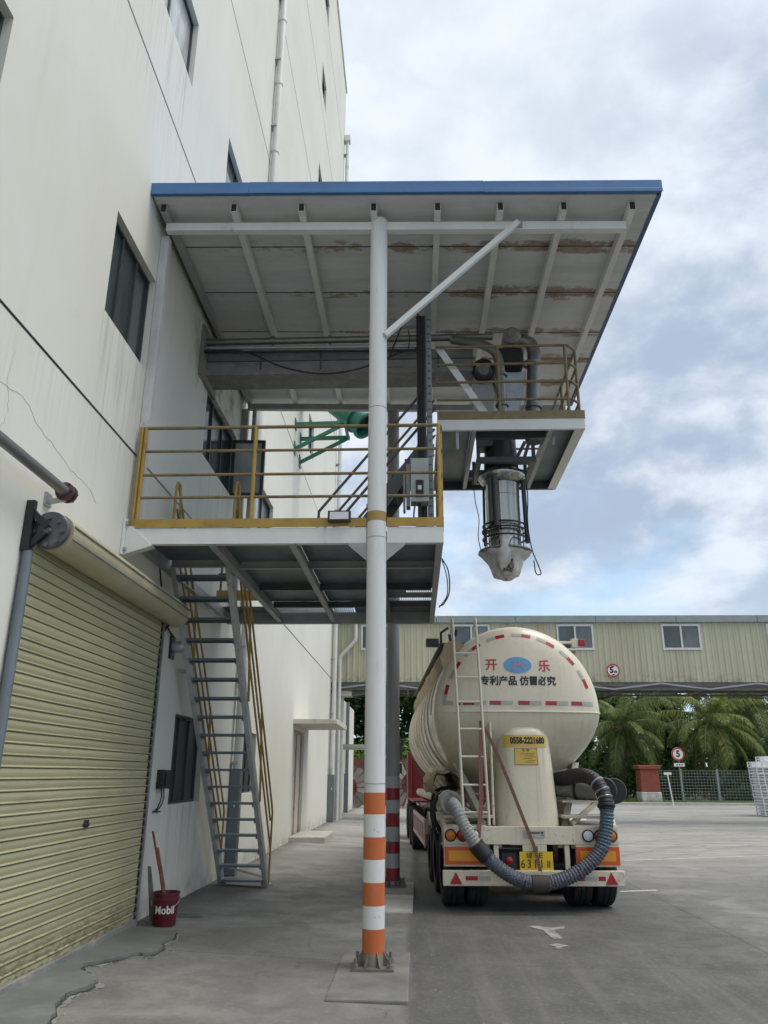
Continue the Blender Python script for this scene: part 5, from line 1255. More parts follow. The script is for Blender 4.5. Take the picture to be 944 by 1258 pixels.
# the big hose looped across the tail
hose_pts = [(-1.09,.10,1.37),(-1.06,-.10,1.30),(-.98,-.17,1.12),(-.86,-.19,.92),(-.72,-.19,.74),(-.52,-.19,.56),(-.28,-.19,.42),(0,-.19,.355),(.22,-.19,.37),(.48,-.19,.45),(.74,-.19,.60),(.93,-.18,.80),(1.02,-.16,1.05),(1.06,-.13,1.30),(1.05,-.06,1.52),(.96,.06,1.70),(.82,.25,1.76),(.66,.5,1.72),(.5,.8,1.68)]
hp = smoothpath(hose_pts, 14)
def seg(i0, i1, name, m_, r_, rib, parent):
    P = hp[i0*14:i1*14+1]; rr = []
    # spiral-ribbed hose: dense rings along the arc
    dense = smoothpath([tuple(p) for p in P], 4)
    acc = 0; rr = [r_]
    for a, b in zip(dense, dense[1:]): acc += (b-a).length; rr.append(r_*(1+rib*math.sin(acc*2*PI/.045)))
    g = G(); g.tube(dense, r_, 20, True, rr); return g.build(name, m_, parent, smooth=70)
hz = thing('discharge_hose', 'thick worn ribbed hose looped across the tanker tail from the left flange to the right', 'hose', (1.62,12.0,-.1), None, True, TA)
seg(0,4,'grey_length','hose_grey',.086,.06,hz); seg(4,11,'woven_length','hose_woven',.094,.06,hz); seg(11,13,'blue_length','hose_blue',.094,.06,hz); seg(13,18,'black_length','black',.104,.03,hz)
def sleeve(i, L, m_, r_, nm='sleeve'):
    p = hp[i]; q = hp[i+1]; d_ = (q-p).normalized(); g = G(); g.lathe([(r_*.9,-L/2),(r_,-L/2+.01),(r_*1.02,0),(r_,L/2-.01),(r_*.9,L/2)], p, d_, 22); return g.build(nm, m_, hz, smooth=40)
sleeve(54,.22,'black',.112); sleeve(101,.24,mat('sleeve_brown', (.06,.05,.045), .8, var=.3),.112); sleeve(185,.05,'black',.125,'clamp'); sleeve(192,.03,'chrome',.112,'clamp'); sleeve(198,.03,'chrome',.112,'clamp'); sleeve(206,.03,'galv',.111,'clamp'); sleeve(60,.03,'black',.118,'clamp'); sleeve(48,.03,'black',.112,'clamp')
# strap from the ladder holding the hose up
def ribbon(pts, w_, name, m_, label):
    P = smoothpath(pts, 8); g = G(); rows = []
    for p in P: rows.append([(p.x-w_/2,p.y,p.z),(p.x+w_/2,p.y+.006,p.z)])
    g.grid(rows); o = g.build(name, m_, None, off=(0,0,0)); o.modifiers.new('thickness','SOLIDIFY').thickness = .006
    o.location = (1.62,12.0,-.1); o.rotation_euler = (0,0,TA); tag(o, label, 'strap', 'brown straps on the tanker tail'); return o
ribbon([(-.66,.03,2.52),(-.5,.01,2.2),(-.3,-.02,1.7),(-.12,-.06,1.2),(0.02,-.09,.8),(.08,-.12,.5)], .05, 'strap', 'strap', 'brown strap running from the ladder down past the number plate to the hose')
ribbon([(-.65,.035,2.5),(-.68,.02,1.9),(-.69,.015,1.4),(-.74,-.02,1.0),(-.77,-.06,.82)], .06, 'strap', 'strap_red', 'faded reddish strap hanging from the ladder beside its right rail')
# landing legs far forward
g = G()
for s in (-1, 1): g.box(s*.75-.08, s*.75+.08, 8.9, 9.06, .25, 1.0); g.box(s*.75-.15, s*.75+.15, 8.8, 9.16, .2, .25)
g.build('landing_leg', 'dark_steel', tk)

# ------------------------------------------------------------------ tractor unit in front of the tanker
tr = thing('tractor_unit', 'red lorry tractor unit almost hidden in front of the tanker', 'lorry', (1.62,12.0,-.1), None, True, TA)
g = G(); g.box(-1.2,1.2,12.2,14.2,1.0,2.35); g.build('cab', 'red_paint', tr, bevel=.12, bseg=3)
g = G(); g.box(-.5,.5,8.9,14.0,.75,1.0); g.build('frame', 'dark_steel', tr)
def lwheel(x, y):
    g = G(); w_ = .15; g.lathe([(.29,-w_*.92),(.40,-w_),(.47,-w_*.96),(.5,-w_*.7),(.5,w_*.7),(.47,w_*.96),(.40,w_),(.29,w_*.92)], (x,y,.47), (1,0,0), 40); wh = g.build('wheel', 'tyre', tr, smooth=40)
    g = G(); g.lathe([(.29,-.1),(.2,.0),(.001,.02)], (x,y,.47), (1,0,0), 24); g.build('rim', 'dark_steel', wh)
for y in (9.6, 10.95):
    for s in (-1,1): lwheel(s*1.1, y); lwheel(s*.76, y)
for s in (-1,1): lwheel(s*1.08, 13.3)
for s in (-1,1):
    g = G(); g.box(s*1.05-.2, s*1.05+.2, 9.0, 11.8, 1.1, 1.14); g.box(s*1.2-.06, s*1.2+.06, 11.7, 12.1, 1.0, 2.4); g.build('side_fairing', 'red_paint', tr, bevel=.02)
for s in (-1,1):
    g = G(); g.box(s*1.42-.06, s*1.42+.06, 13.5, 13.75, 2.2, 2.75); g.tube([(s*1.2,13.6,2.8),(s*1.42,13.6,2.8)], .025, 6); g.box(s*1.42-.05, s*1.42+.05, 13.5, 13.72, 1.8, 2.1)
    g.build('mirror', 'black_metal', tr, bevel=.02)
g = G(); g.box(-1.205,1.205,12.9,13.7,1.7,2.2); g.build('side_window', 'glass', tr)

# ================================================================== OVERHEAD BRIDGE
br = thing('conveyor_bridge', 'beige ribbed metal footbridge with white windows crossing behind the tanker', 'bridge', (8,33.5,5))
BY0, BY1, BX0, BX1 = 32.5, 35.2, -5.6, 32.
bw = [(-2.22,-.67),(1.6,3.08),(5.87,7.33),(10.14,11.67),(14.4,15.95),(18.7,20.2),(23,24.5)]; bz0, bz1 = 6.57, 7.57
def ribbed(y, sgn, openings):
    """trapezoidal ribs running upright, every 0.24 m"""
    g = G(); x = BX0; P = .24; xs_ = []
    while x < BX1:
        for dx, dp in ((0,0),(.13,0),(.155,.03),(.205,.03),(.232,0)): xs_.append((x+dx, dp))
        x += P
    for (xa, da), (xb, db) in zip(xs_, xs_[1:]):
        ins = any(a-.01 < (xa+xb)/2 < b+.01 for a, b in openings)
        for za, zb in (((5.25,bz0),(bz1,7.66)) if ins else ((5.25,7.66),)):
            g.quad((xa,y+sgn*da,za),(xb,y+sgn*db,za),(xb,y+sgn*db,zb),(xa,y+sgn*da,zb))
    return g
ribbed(BY0, -1, bw).build('wall_panel', 'bridge_panel', br, fixn=False); ribbed(BY1, 1, []).build('wall_panel', 'bridge_panel', br, fixn=False)
g = G(); x = BX0-.05
while x < BX1: g.box(x, min(x+3.28, BX1+.1)-.015, BY0-.14, BY1+.14, 7.66, 7.95); x += 3.28
g.build('roof_cap', 'bridge_cap', br, bevel=.012)
g = G(); g.box(BX0, BX1, BY0+.02, BY1-.02, 5.18, 5.245); g.build('floor_plate', 'truss_steel', br)
g = G()
for y in (BY0+.05, BY1-.05): g.box(BX0, BX1, y-.04, y+.04, 4.93, 5.0); g.box(BX0, BX1, y-.04, y+.04, 5.1, 5.178)
g.build('truss', 'truss_steel', br)
for y in (BY0-.02, BY1+.02):
    g = G(); x = BX0+.3; k = 0
    while x < BX1-2: g.beam((x,y,4.97 if k % 2 else 5.2),(x+1.9,y,5.2 if k % 2 else 4.97),.05,.06); x += 1.9; k += 1
    g.build('truss_diagonal', 'grey_steel', br)
g = G()
x = BX0+.2
while x < BX1: g.box(x-.03, x+.03, BY0+.1, BY1-.1, 4.94, 5.0); x += 1.7
g.box(BX0+.2, BX1-.2, 33.8, 33.9, 4.945, 4.995); g.build('truss_tie', 'truss_steel', br)
for a, b in bw:
    g = G(); f = .055; y = BY0
    g.box(a-.02,b+.02,y-.06,y+.03,bz0-.03,bz0+f); g.box(a-.02,b+.02,y-.06,y+.03,bz1-f,bz1+.03); g.box(a-.02,a+f,y-.058,y+.028,bz0+f,bz1-f); g.box(b-f,b+.02,y-.058,y+.028,bz0+f,bz1-f); m_ = (a+b)/2; g.box(m_-.035,m_+.035,y-.055,y+.025,bz0+f,bz1-f)
    wn = g.build('window', 'frame_white', br)
    for xa, xb, gm in ((a+f,m_-.035,'glass'),(m_+.035,b-f,'glass_grey')):
        g = G(); g.quad((xa,y-.01,bz0+f),(xb,y-.01,bz0+f),(xb,y-.01,bz1-f),(xa,y-.01,bz1-f)); g.build('pane', gm, wn, fixn=False)
g = G(); g.box(-3.28,-2.95,32.75,33.1,-.1,4.70); g.box(-3.28,-2.6,32.6,33.25,4.7,4.925); g.build('pillar', 'awning_paint', br, bevel=.02)
g = G(); g.box(24,24.6,33,34,-.1,4.925); g.build('pillar', 'awning_paint', br, bevel=.02)
g = G(); g.hexa([(-2.6,32.65,4.72),(-1.9,32.65,4.86),(-1.9,33.2,4.86),(-2.6,33.2,4.72),(-2.6,32.65,4.922),(-1.9,32.65,4.922),(-1.9,33.2,4.922),(-2.6,33.2,4.922)]); g.build('corbel', 'truss_steel', br)
dpb = thing('bridge_drainpipe', 'white drainpipe with an offset bend beside the bridge end at the factory corner', 'drainpipe', (-3.05,32.3,0))
g = G(); g.tube(smoothpath([(-2.45,32.3,7.6),(-2.45,32.3,7.0),(-2.55,32.3,6.8),(-3.0,32.3,6.3),(-3.08,32.3,6.1),(-3.08,32.3,5.5)],4)+[Vector((-3.08,32.3,-.1))], .075, 12); g.build('pipe', 'pvc', dpb, smooth=50)
# height limit sign
sg = thing('height_limit_sign', 'round red rimmed 5m height limit sign on the bridge wall', 'road sign', (8.01,32.42,5.7))
def disc(g, r0, r1, c, y, n=40):
    rows = [[(c[0]+r_*math.cos(2*PI*i/n), y, c[1]+r_*math.sin(2*PI*i/n)) for i in range(n+1)] for r_ in (r0, r1)]; g.grid(rows)
g = G(); g.lathe([(.001,-.012),(.27,-.012),(.275,0),(.27,.012),(.001,.012)], (8.01,32.42,5.7), (0,1,0), 40); g.build('plate', 'white_mark', sg, smooth=35)
g = G(); disc(g, .272, .215, (8.01,5.7), 32.404); g.build('rim', 'red_mark', sg)
g = G(); text_on(g, '5', .34, lambda a, b: (7.945+a, 32.403, 5.71+b), .016, .95); text_on(g, 'm', .20, lambda a, b: (8.105+a, 32.403, 5.66+b), .010, .85)
for s in (-1, 1): g.b.faces.new(g.v(*[(8.01+a, 32.403, 5.7+s*b) for a, b in ((-.09,.195),(.09,.195),(0,.125))]))
g.build('lettering', 'black_mark', sg)
g = G(); g.box(7.98,8.04,32.43,32.47,5.5,5.9); g.build('bracket', 'galv', sg)

# ================================================================== ANNEX BEYOND THE BRIDGE
an = thing('annex_building', 'narrow strip of a lower pale building beyond the factory corner, with a flat door awning', 'building', (-3.3,38,0))
g = G(); g.box(-20,-3.28,34.3,43,-.2,4.9); g.build('wall', 'wall2', an)
g = G(); g.box(-3.278,-3.1,37.6,37.95,0,1.7); g.tube([(-3.17,37.8,1.7),(-3.17,37.8,4.9)], .08, 10); g.build('downpipe', 'grille_grey', an)
g = G(); g.box(-3.278,-2.1,34.0,36.9,2.72,2.86); g.build('awning', 'awning_paint', an, bevel=.01)
g = G(); g.box(-3.277,-3.25,34.8,36.1,-.05,2.3); g.build('door', mat('brown_door', (.10,.075,.045), .6, var=.2), an)
g = G(); g.box(-3.27,-2.15,30.0,33.4,-.1,.08) if False else g.box(-3.27,-2.0,32.2+1.0,36.6,-.12,.07); tag(g.build('door_step', 'concrete_pale', bevel=.015), 'low concrete step farther along the wall, beyond the downpipe at the factory corner', 'step', 'concrete door steps')

# ================================================================== YARD EDGE: PILLAR, FENCE, SIGNS
YP = 55.9
pr = thing('gate_pillar', 'square red rendered gate pillar on a pale stone base at the yard edge', 'pillar', (15.65,YP+.6,-.1))
g = G(); g.box(14.98,16.32,YP,YP+1.34,-.2,.66)
pb = g.build('stone_base', 'stone', pr, bevel=.06)
g = G(); g.hexa([(15.02,YP+.04,.66),(16.28,YP+.04,.66),(16.28,YP+1.3,.66),(15.02,YP+1.3,.66),(15.04,YP+.06,2.1),(16.26,YP+.06,2.1),(16.26,YP+1.28,2.1),(15.04,YP+1.28,2.1)]); g.build('shaft', 'brick_red', pr, bevel=.03)
g = G(); g.box(14.9,16.4,YP-.06,YP+1.4,2.102,2.36); g.build('cap', 'brick_red', pr, bevel=.04)
fe_ = thing('mesh_fence', 'grey green wire mesh fence on posts between the red pillar and the white crates', 'fence', (22,YP+.6,-.1))
g = G(); fy = YP+.6
for k in range(11): z = .12+.19*k; g.box(16.4,44,fy-.012,fy+.012,z-.013,z+.013)
x = 16.4
while x < 44: g.box(x-.008,x+.008,fy-.008,fy+.008,.1,2.05); x += .2
g.build('mesh_panel', 'fence_green', fe_)
for k in range(10):
    x = 17.9+2.42*k; g = G(); g.box(x-.05,x+.05,fy+.02,fy+.1,-.1,2.12); g.build('fence_post', mat('fence_post_grey', (.36,.42,.41), .5, .2) if k == 0 else bpy.data.materials['fence_post_grey'], fe_)
g = G(); g.box(16.3,44,YP+.45,YP+.75,-.15,.1); g.build('plinth', 'concrete', fe_)
ps = thing('speed_limit_sign', 'round red rimmed speed 5 sign on a thin post by the mesh fence', 'road sign', (17.75,YP+.2,-.1))
g = G(); g.tube([(17.75,YP+.2,-.1),(17.68,YP+.2,3.3)], .05, 10); g.build('sign_post', 'fence_green', ps)
g = G(); g.lathe([(.001,-.015),(.42,-.015),(.43,0),(.42,.015),(.001,.015)], (17.68,YP+.1,3.08), (0,1,0), 40); g.build('plate', 'white_mark', ps, smooth=35)
g = G(); disc(g, .425, .33, (17.68,3.08), YP+.08); g.build('rim', 'red_mark', ps)
g = G(); text_on(g, '5', .58, lambda a, b: (17.68+a, YP+.078, 3.08+b), .02, 1.0); g.build('lettering', 'black_mark', ps)
g = G(); g.box(17.35,18.05,YP+.09,YP+.11,2.28,2.5); sb = g.build('sub_panel', 'white_mark', ps)
g = G()
for k in range(3): g.box(17.5+.16*k,17.59+.16*k,YP+.085,YP+.089,2.35,2.43)
g.build('sub_lettering', 'black_mark', sb)
wp = thing('white_marker_post', 'thin white leaning post with a flat head beside the red pillar', 'marker post', (16.1,53.2,-.1))
g = G(); g.tube([(16.18,53.2,-.1),(16.0,53.2,1.75)], .04, 8); g.build('post', 'white_mark', wp); g = G(); g.box(15.78,16.25,53.17,53.23,1.74,1.9); g.build('head', 'white_mark', wp)

# white slatted crates in two stacks; one crate built, the rest copied with their parts
def crate_mesh():
    L, W, Hh = 1.2, 1.0, .27
    g = G()
    for z in (.0, .115, .23):
        g.box(-L/2,L/2,-W/2,-W/2+.03,z,z+.04); g.box(-L/2,L/2,W/2-.03,W/2,z,z+.04); g.box(-L/2,-L/2+.03,-W/2+.03,W/2-.03,z,z+.04); g.box(L/2-.03,L/2,-W/2+.03,W/2-.03,z,z+.04)
    for k in range(5):
        x = -L/2+.015+k*(L-.03)/4
        for y in (-W/2+.015, W/2-.015): g.box(x-.028,x+.028,y-.013,y+.013,.04,.115); g.box(x-.028,x+.028,y-.013,y+.013,.155,.23)
    for k in range(1,3):
        y = -W/2+k*W/3
        for x in (-L/2+.015, L/2-.015): g.box(x-.013,x+.013,y-.02,y+.02,.04,.115); g.box(x-.013,x+.013,y-.02,y+.02,.155,.23)
    g.box(-L/2+.03,L/2-.03,-W/2+.03,W/2-.03,.0,.02); g.box(-L/2+.05,L/2-.05,.1,.13,.02,.26)
    return g
ordn = ['bottom','second','third','fourth','fifth','sixth','seventh','eighth','ninth','tenth','eleventh']
first = None
for st_i, (cx, cy, n_, desc) in enumerate(((17.02,40.6,9,'lower, left stack'),(17.75,41.7,10,'taller stack at the right edge'))):
    for k in range(n_):
        if first is None: first = crate_mesh().build('crate', 'crate_white', off=(0,0,0)); c = first
        else: c = first.copy(); COL.objects.link(c)
        c.location = (cx+random.uniform(-.015,.015)-(0 if st_i else .018*k), cy+random.uniform(-.02,.02), -.098+.272*k); c.rotation_euler = (0,0,R(random.uniform(-1.2,1.2)))
        w_ = 'topmost' if k == n_-1 else ordn[k]
        tag(c, f'white slatted plastic crate, {w_} of the {desc}' if k in (0, n_-1) else f'white slatted plastic crate, {w_} from the ground in the {desc}', 'crate', 'white crates stacked at the right edge')

# cable reels and red hoarding behind them
def reel(x, y, r, label):
    t = thing('cable_reel', label, 'cable reel', (x,y,-.13), 'wooden cable reels')
    for yy in (y, y+.9):
        g = G(); n_ = 16
        for k in range(n_):
            a0, a1 = 2*PI*k/n_+.05, 2*PI*(k+1)/n_-.05; rr_ = (r*random.uniform(.97,1.0))
            P = [(x+r*.42*math.cos(a0),r-.05+r*.42*math.sin(a0)),(x+rr_*math.cos(a0),r-.05+rr_*math.sin(a0)),(x+rr_*math.cos((a0+a1)/2)*1.02,r-.05+rr_*math.sin((a0+a1)/2)*1.02),(x+rr_*math.cos(a1),r-.05+rr_*math.sin(a1)),(x+r*.42*math.cos(a1),r-.05+r*.42*math.sin(a1))]
            g.prism(P, lambda a, b: (a, yy+random.uniform(0,.01), b-.1), lambda a, b: (a, yy+.06, b-.1))
        g.build('flange', 'reel_wood', t)
    g = G(); g.lathe([(.001,-.03),(r*.4,-.03),(r*.42,0),(r*.42,.95),(.001,.95)], (x,y,r-.1), (0,1,0), 24)
    for k in range(8): a = 2*PI*k/8; g.beam((x,y-.04,r-.1),(x+r*.42*math.cos(a),y-.04,r-.1+r*.42*math.sin(a)),.08,.05,(0,1,0))
    g.build('drum', 'reel_red', t, smooth=35)
reel(-3.62, 44.2, 1.15, 'wooden cable reel with a rust red hub, left of the white banded post')
reel(-.25, 46.5, 1.32, 'wooden cable reel seen between the dark post and the tanker')
hb = thing('red_hoarding', 'dull red site hoarding wall behind the wooden cable reels', 'hoarding', (-2,49,-.1))
g = G(); x = -9
while x < 6: g.box(x, x+.96, 49, 49.06, -.2, 2.6); x += .98
g.build('panel', 'red_wall', hb)
g = G()
for k in range(6): g.box(-9+3*k,-8.9+3*k,49.07,49.17,-.2,2.7)
g.build('stake', 'dark_steel', hb)

# ================================================================== BUCKET AND BITS BY THE WALL
bx, by = -2.935, 10.02; bz = gz(bx)
bk = thing('oil_bucket', 'dark red plastic oil bucket with white lettering, standing by the wall beside the roller door', 'bucket', (bx,by,bz))
g = G(); g.lathe([(.001,.0),(.128,.0),(.132,.01),(.150,.27),(.158,.275),(.158,.30),(.152,.305),(.153,.335),(.160,.338),(.160,.352),(.150,.355),(.142,.30),(.122,.03),(.001,.03)], (bx,by,bz), n=40); g.build('tub', 'maroon', bk, smooth=40)
def on_bucket(a, b): 
    z = .175+b; r_ = .132+.018*(z-.01)/.26+.0015; th = R(-76)+a/r_
    return (bx+r_*math.cos(th), by+r_*math.sin(th), bz+z)
g = G(); text_on(g, 'Mobil', .118, on_bucket, .003, .9); g.build('lettering', 'white_mark', bk)
g = G(); pts = [(bx+.168*math.cos(R(a)), by+.168*math.sin(R(a))*.55-.10*math.sin(R(a)) if False else by-.03, bz+.29-.16*abs(math.sin(R(a)))) for a in range(0,181,12)]
g.tube([(bx+.165*math.cos(R(a)), by+.02-.165*math.sin(R(a)), bz+.29-.13*math.sin(R(a))) for a in range(-2,40,8)], .004, 6); g.tube([(bx-.165*math.cos(R(a)), by+.02-.165*math.sin(R(a)), bz+.29-.13*math.sin(R(a))) for a in range(-2,40,8)], .004, 6)
g.build('bail_handle', 'galv', bk)
def stick(p, q, r_, m_, lab, nm='broom_handle', cat='stick'):
    g = G(); g.tube([p, tuple((Vector(p)+Vector(q))/2+Vector((.008,.0,0))), q], r_, 10); o = g.build(nm, m_, None, smooth=50, off=p); tag(o, lab, cat)
stick((bx+.03,by+.02,bz+.04), (-3.22,10.2,.985), .014, 'wood_handle', 'longest worn red stick, standing in the red bucket and leaning on the wall')
stick((bx+.04,by+.05,bz+.04), (-3.14,10.2,.80), .012, mat('brown_stick', (.17,.10,.07), .7, var=.5, scale=20, dirt=(.4,.33,.27), damt=.6, dscale=18), 'shorter brown blotchy stick standing in the red bucket')
g = G(); g.hexa([(-3.12,10.06,bz+.03),(-3.06,10.06,bz+.03),(-3.05,10.10,bz+.03),(-3.11,10.10,bz+.03),(-3.22,10.12,.60),(-3.19,10.12,.60),(-3.18,10.13,.60),(-3.21,10.13,.60)])
tag(g.build('board', 'grey_board', off=(-3.1,10.08,bz)), 'narrow pointed grey green board leaning on the wall behind the bucket', 'board')
g = G(); g.hexa([(-2.96,10.55,gz(-2.9)),(-2.62,10.6,gz(-2.6)),(-2.6,10.75,gz(-2.6)),(-2.94,10.74,gz(-2.9)),(-2.95,10.56,.035),(-2.66,10.6,.02),(-2.65,10.72,.02),(-2.93,10.73,.035)])
tag(g.build('dustpan', 'grey_board', off=(-2.8,10.6,0), bevel=.008), 'flat grey scraper lying on the ground behind the red bucket', 'scraper')

# ================================================================== GREEN CHUTE HIGH ON THE FAR WALL
gc = thing('green_chute', 'green steel chute end on angle brackets high on the far factory wall', 'chute', (WX,20.3,10.2))
g = G()
for y in (19.9, 20.9):
    g.beam((WX,y,10.95),(-1.85,y,10.98),.08,.10); g.beam((WX,y,10.2),(-1.95,y,10.93),.08,.09); g.box(WX+.002,WX+.03,y-.12,y+.12,10.05,10.4); g.box(WX+.002,WX+.03,y-.12,y+.12,10.8,11.1)
g.beam((-1.9,19.8,10.97),(-1.9,21.0,10.97),.08,.08)
g.build('bracket', 'green_paint', gc)
ax = Vector((.52,-.25,-.55)).normalized(); c = Vector((-1.55,20.2,11.2))
g = G(); g.lathe([(.36,-2.2),(.36,-.35),(.36,-.1),(.43,-.1),(.43,-.03),(.36,-.02),(.36,.28),(.42,.28),(.42,.34),(.33,.34),(.32,-.3)], c, ax, 28); g.build('tube', 'green_paint', gc, smooth=40)
g = G(); g.lathe([(.001,.1),(.33,.1)], c, ax, 24); g.build('mouth', 'black_metal', gc)

# ================================================================== VEGETATION
def leaf_cloud(g, blobs, n, s0, s1, droop=.2, hollow=.55):
    """scatter small bent leaf blades through overlapping ellipsoids; denser near their skins so gaps stay open"""
    wts = [b[3]*b[4]*b[5] for b in blobs]; tot = sum(w**.75 for w in wts)
    for (x, y, z, a, b, c), w_ in zip(blobs, wts):
        for _ in range(int(n*w_**.75/tot)):
            d_ = Vector((random.gauss(0,1),random.gauss(0,1),random.gauss(0,1))).normalized(); rr_ = hollow+(1-hollow)*random.random()**.6
            rr_ *= 1+.35*mnoise.noise(Vector((d_.x*2.3+x, d_.y*2.3+y, d_.z*2.3+z)))
            p = Vector((x+d_.x*a*rr_, y+d_.y*b*rr_, z+d_.z*c*rr_)); s = random.uniform(s0, s1)
            t_ = (d_+Vector((random.gauss(0,.7),random.gauss(0,.7),random.gauss(0,.5)-droop))).normalized(); u_ = t_.orthogonal().normalized(); u_.rotate(Matrix.Rotation(random.random()*6.28, 3, t_))
            q = p+t_*s; m_ = p+t_*s*.5+u_.cross(t_)*s*.08
            g.b.faces.new(g.v(p, m_-u_*s*.28, q, m_+u_*s*.28))
def blobs_of(x, y, z0, z1, w_, n):
    out = []
    for _ in range(n):
        t = random.random(); z = z0+(z1-z0)*t; k = math.sin(PI*min(.92, .18+.8*t))
        a = 2*PI*random.random(); rr_ = w_*.62*k*random.random()**.5; s = w_*random.uniform(.3,.5)
        out.append((x+rr_*math.cos(a), y+rr_*math.sin(a), z, s, s, s*random.uniform(.6,.85)))
    return out
def tree(name, label, x, y, hgt, w_, lm, n=3600, nb=14, z0=.28, ls=(.22,.5), group='broadleaf trees beyond the yard', cat='tree'):
    t = thing(name, label, cat, (x,y,-.1), group)
    g = G(); top = hgt*.75; r0 = .04*hgt**.8+.05
    pts = [(x+.12*math.sin(i*1.3)*i*.2, y+.1*math.cos(i*1.7)*i*.2, -.15+top*i/5) for i in range(6)]
    g.tube(pts, r0, 10, True, [r0*(1.15-.17*i) for i in range(6)])
    B = blobs_of(x, y, hgt*z0, hgt*.93, w_, nb)
    for b in B[:9]:
        k = min(4, max(1, int((b[2]+.15)/top*5)-1)); s = Vector(pts[k]); e = Vector(b[:3])
        g.tube([s, s.lerp(e,.5)+Vector((0,0,.12)), e], r0*.3, 6, True, [r0*.42, r0*.28, r0*.1])
    g.build('trunk', 'trunk', t, smooth=60)
    g = G(); leaf_cloud(g, B, n, *ls); g.build('crown', lm, t, fixn=False)
def bush(label, x, y, w_, d_, hgt, lm, n=1500, ls=(.12,.3), group='shrubs along the yard edge'):
    t = thing('shrub', label, 'shrub', (x,y,-.1), group); B = []
    for _ in range(9):
        a = random.random()*6.28; r_ = random.random()**.5; B.append((x+w_*.55*r_*math.cos(a), y+d_*.5*r_*math.sin(a), hgt*random.uniform(.25,.72), w_*.33, d_*.36, hgt*.3))
    g = G()
    for b in B[:6]: g.tube([(x,y,-.15),((x+b[0])/2,(y+b[1])/2,b[2]*.6),b[:3]], .03, 5, True, [.05,.03,.012])
    g.build('stem', 'trunk', t); g = G(); leaf_cloud(g, B, n, *ls, hollow=.3); g.build('foliage', lm, t, fixn=False)
def palm(label, x, y, hgt, L, lm, nf=22, lean=0., seed=0, n_l=64):
    rd_ = random.Random(seed)
    t = thing('coconut_palm', label, 'palm tree', (x,y,-.1), 'coconut palms beyond the fence')
    g = G(); pts = [(x+lean*(i/8)**2, y, -.2+hgt*i/8) for i in range(9)]; g.tube(pts, .18, 10, True, [.26-.013*i+.03*(i == 0) for i in range(9)]); g.build('trunk', 'trunk', t, smooth=50)
    c = Vector(pts[-1]); gl_, gr_ = G(), G()
    for k in range(nf):
        az = 2.4*k+rd_.uniform(-.25,.25); el = R(80-(118+rd_.uniform(0,34))*(k/nf)**.85+rd_.uniform(-10,10)); l = L*rd_.uniform(.82,1.1)*(1 if k > 3 else .75); dr = rd_.uniform(.75,1.25)
        p = c.copy(); P = [p.copy()]; ns = 14; tw = rd_.uniform(-.5,.5)
        for i in range(ns):
            e = el-(i/ns)**1.25*dr*1.35
            e = max(e, R(-86)); az2 = az+tw*(i/ns)**2*.5
            p = p+Vector((math.cos(az2)*math.cos(e), math.sin(az2)*math.cos(e), math.sin(e)))*l/ns; P.append(p.copy())
        gr_.tube(P, .03, 5, True, [.055*(1-.88*i/ns) for i in range(ns+1)])
        dense = smoothpath([tuple(q) for q in P], 4); m_ = len(dense)
        for j in range(n_l):
            f = .12+.86*j/n_l; i = int(f*(m_-2)); q = dense[i]; ta = (dense[i+1]-q).normalized()
            side = ta.cross(Vector((0,0,1))); side = side.normalized() if side.length > .05 else Vector((math.sin(az),-math.cos(az),0)); nrm = side.cross(ta)
            ll = l*.27*math.sin(PI*(.14+.80*f))**.7*rd_.uniform(.8,1.1)
            for s in (-1, 1):
                if rd_.random() < .05: continue
                d1 = (side*s*.85+ta*.62+nrm*.18+Vector((0,0,-.22))).normalized(); d2 = (d1*.62+Vector((0,0,-.95))+Vector((rd_.uniform(-.12,.12),rd_.uniform(-.12,.12),0))).normalized()
                a_, b_, c_ = q, q+d1*ll*.5, q+d1*ll*.5+d2*ll*.55; w2 = ta*(.026+.014*rd_.random())
                V = gl_.v(a_-w2*.6, a_+w2*.6, b_+w2, b_-w2, c_)
                gl_.b.faces.new((V[0],V[1],V[2],V[3])); gl_.b.faces.new((V[3],V[2],V[4]))
    dd = G()
    for k in range(5):
        a = rd_.random()*6.28; e_ = c+Vector((math.cos(a)*.9, math.sin(a)*.9, -.5)); P = smoothpath([c, c+Vector((math.cos(a)*.6, math.sin(a)*.6, .1)), e_, e_+Vector((.1*math.cos(a), .1*math.sin(a), -1.7))], 5)
        for q in P[4:]:
            for _ in range(3):
                d_ = Vector((rd_.uniform(-.3,.3), rd_.uniform(-.3,.3), -1)).normalized()*rd_.uniform(.5,.9); dd.tri(q+Vector((.03,0,0)), q-Vector((.03,0,0)), q+d_)
    dd.build('dead_fronds', mat('dry_frond', (.17,.115,.06), .8, var=.4) if 'dry_frond' not in bpy.data.materials else bpy.data.materials['dry_frond'], t, fixn=False)
    cr = gl_.build('crown', lm, t, fixn=False); gr_.build('frond_ribs', 'palm_rib', cr, smooth=60)
    g = G()
    for k in range(7):
        a = rd_.random()*6.28; q = c+Vector((math.cos(a)*.3, math.sin(a)*.3, -.35-.2*rd_.random())); g.lathe([(.001,-.16),(.09,-.12),(.13,0),(.1,.1),(.001,.15)], q, (0,0,1), 10)
    g.build('coconuts', mat('coconut', (.12,.13,.03), .5, var=.3) if 'coconut' not in bpy.data.materials else bpy.data.materials['coconut'], t, smooth=60)
palm('coconut palm with wide drooping fronds directly behind the red pillar', 15.0, 60.5, 5.25, 4.7, 'palm_leaf', 32, .3, 3)
palm('coconut palm with a yellowing hanging frond, right of the speed sign', 21.4, 60.8, 5.6, 5.0, 'palm_leaf_b', 32, .4, 8)
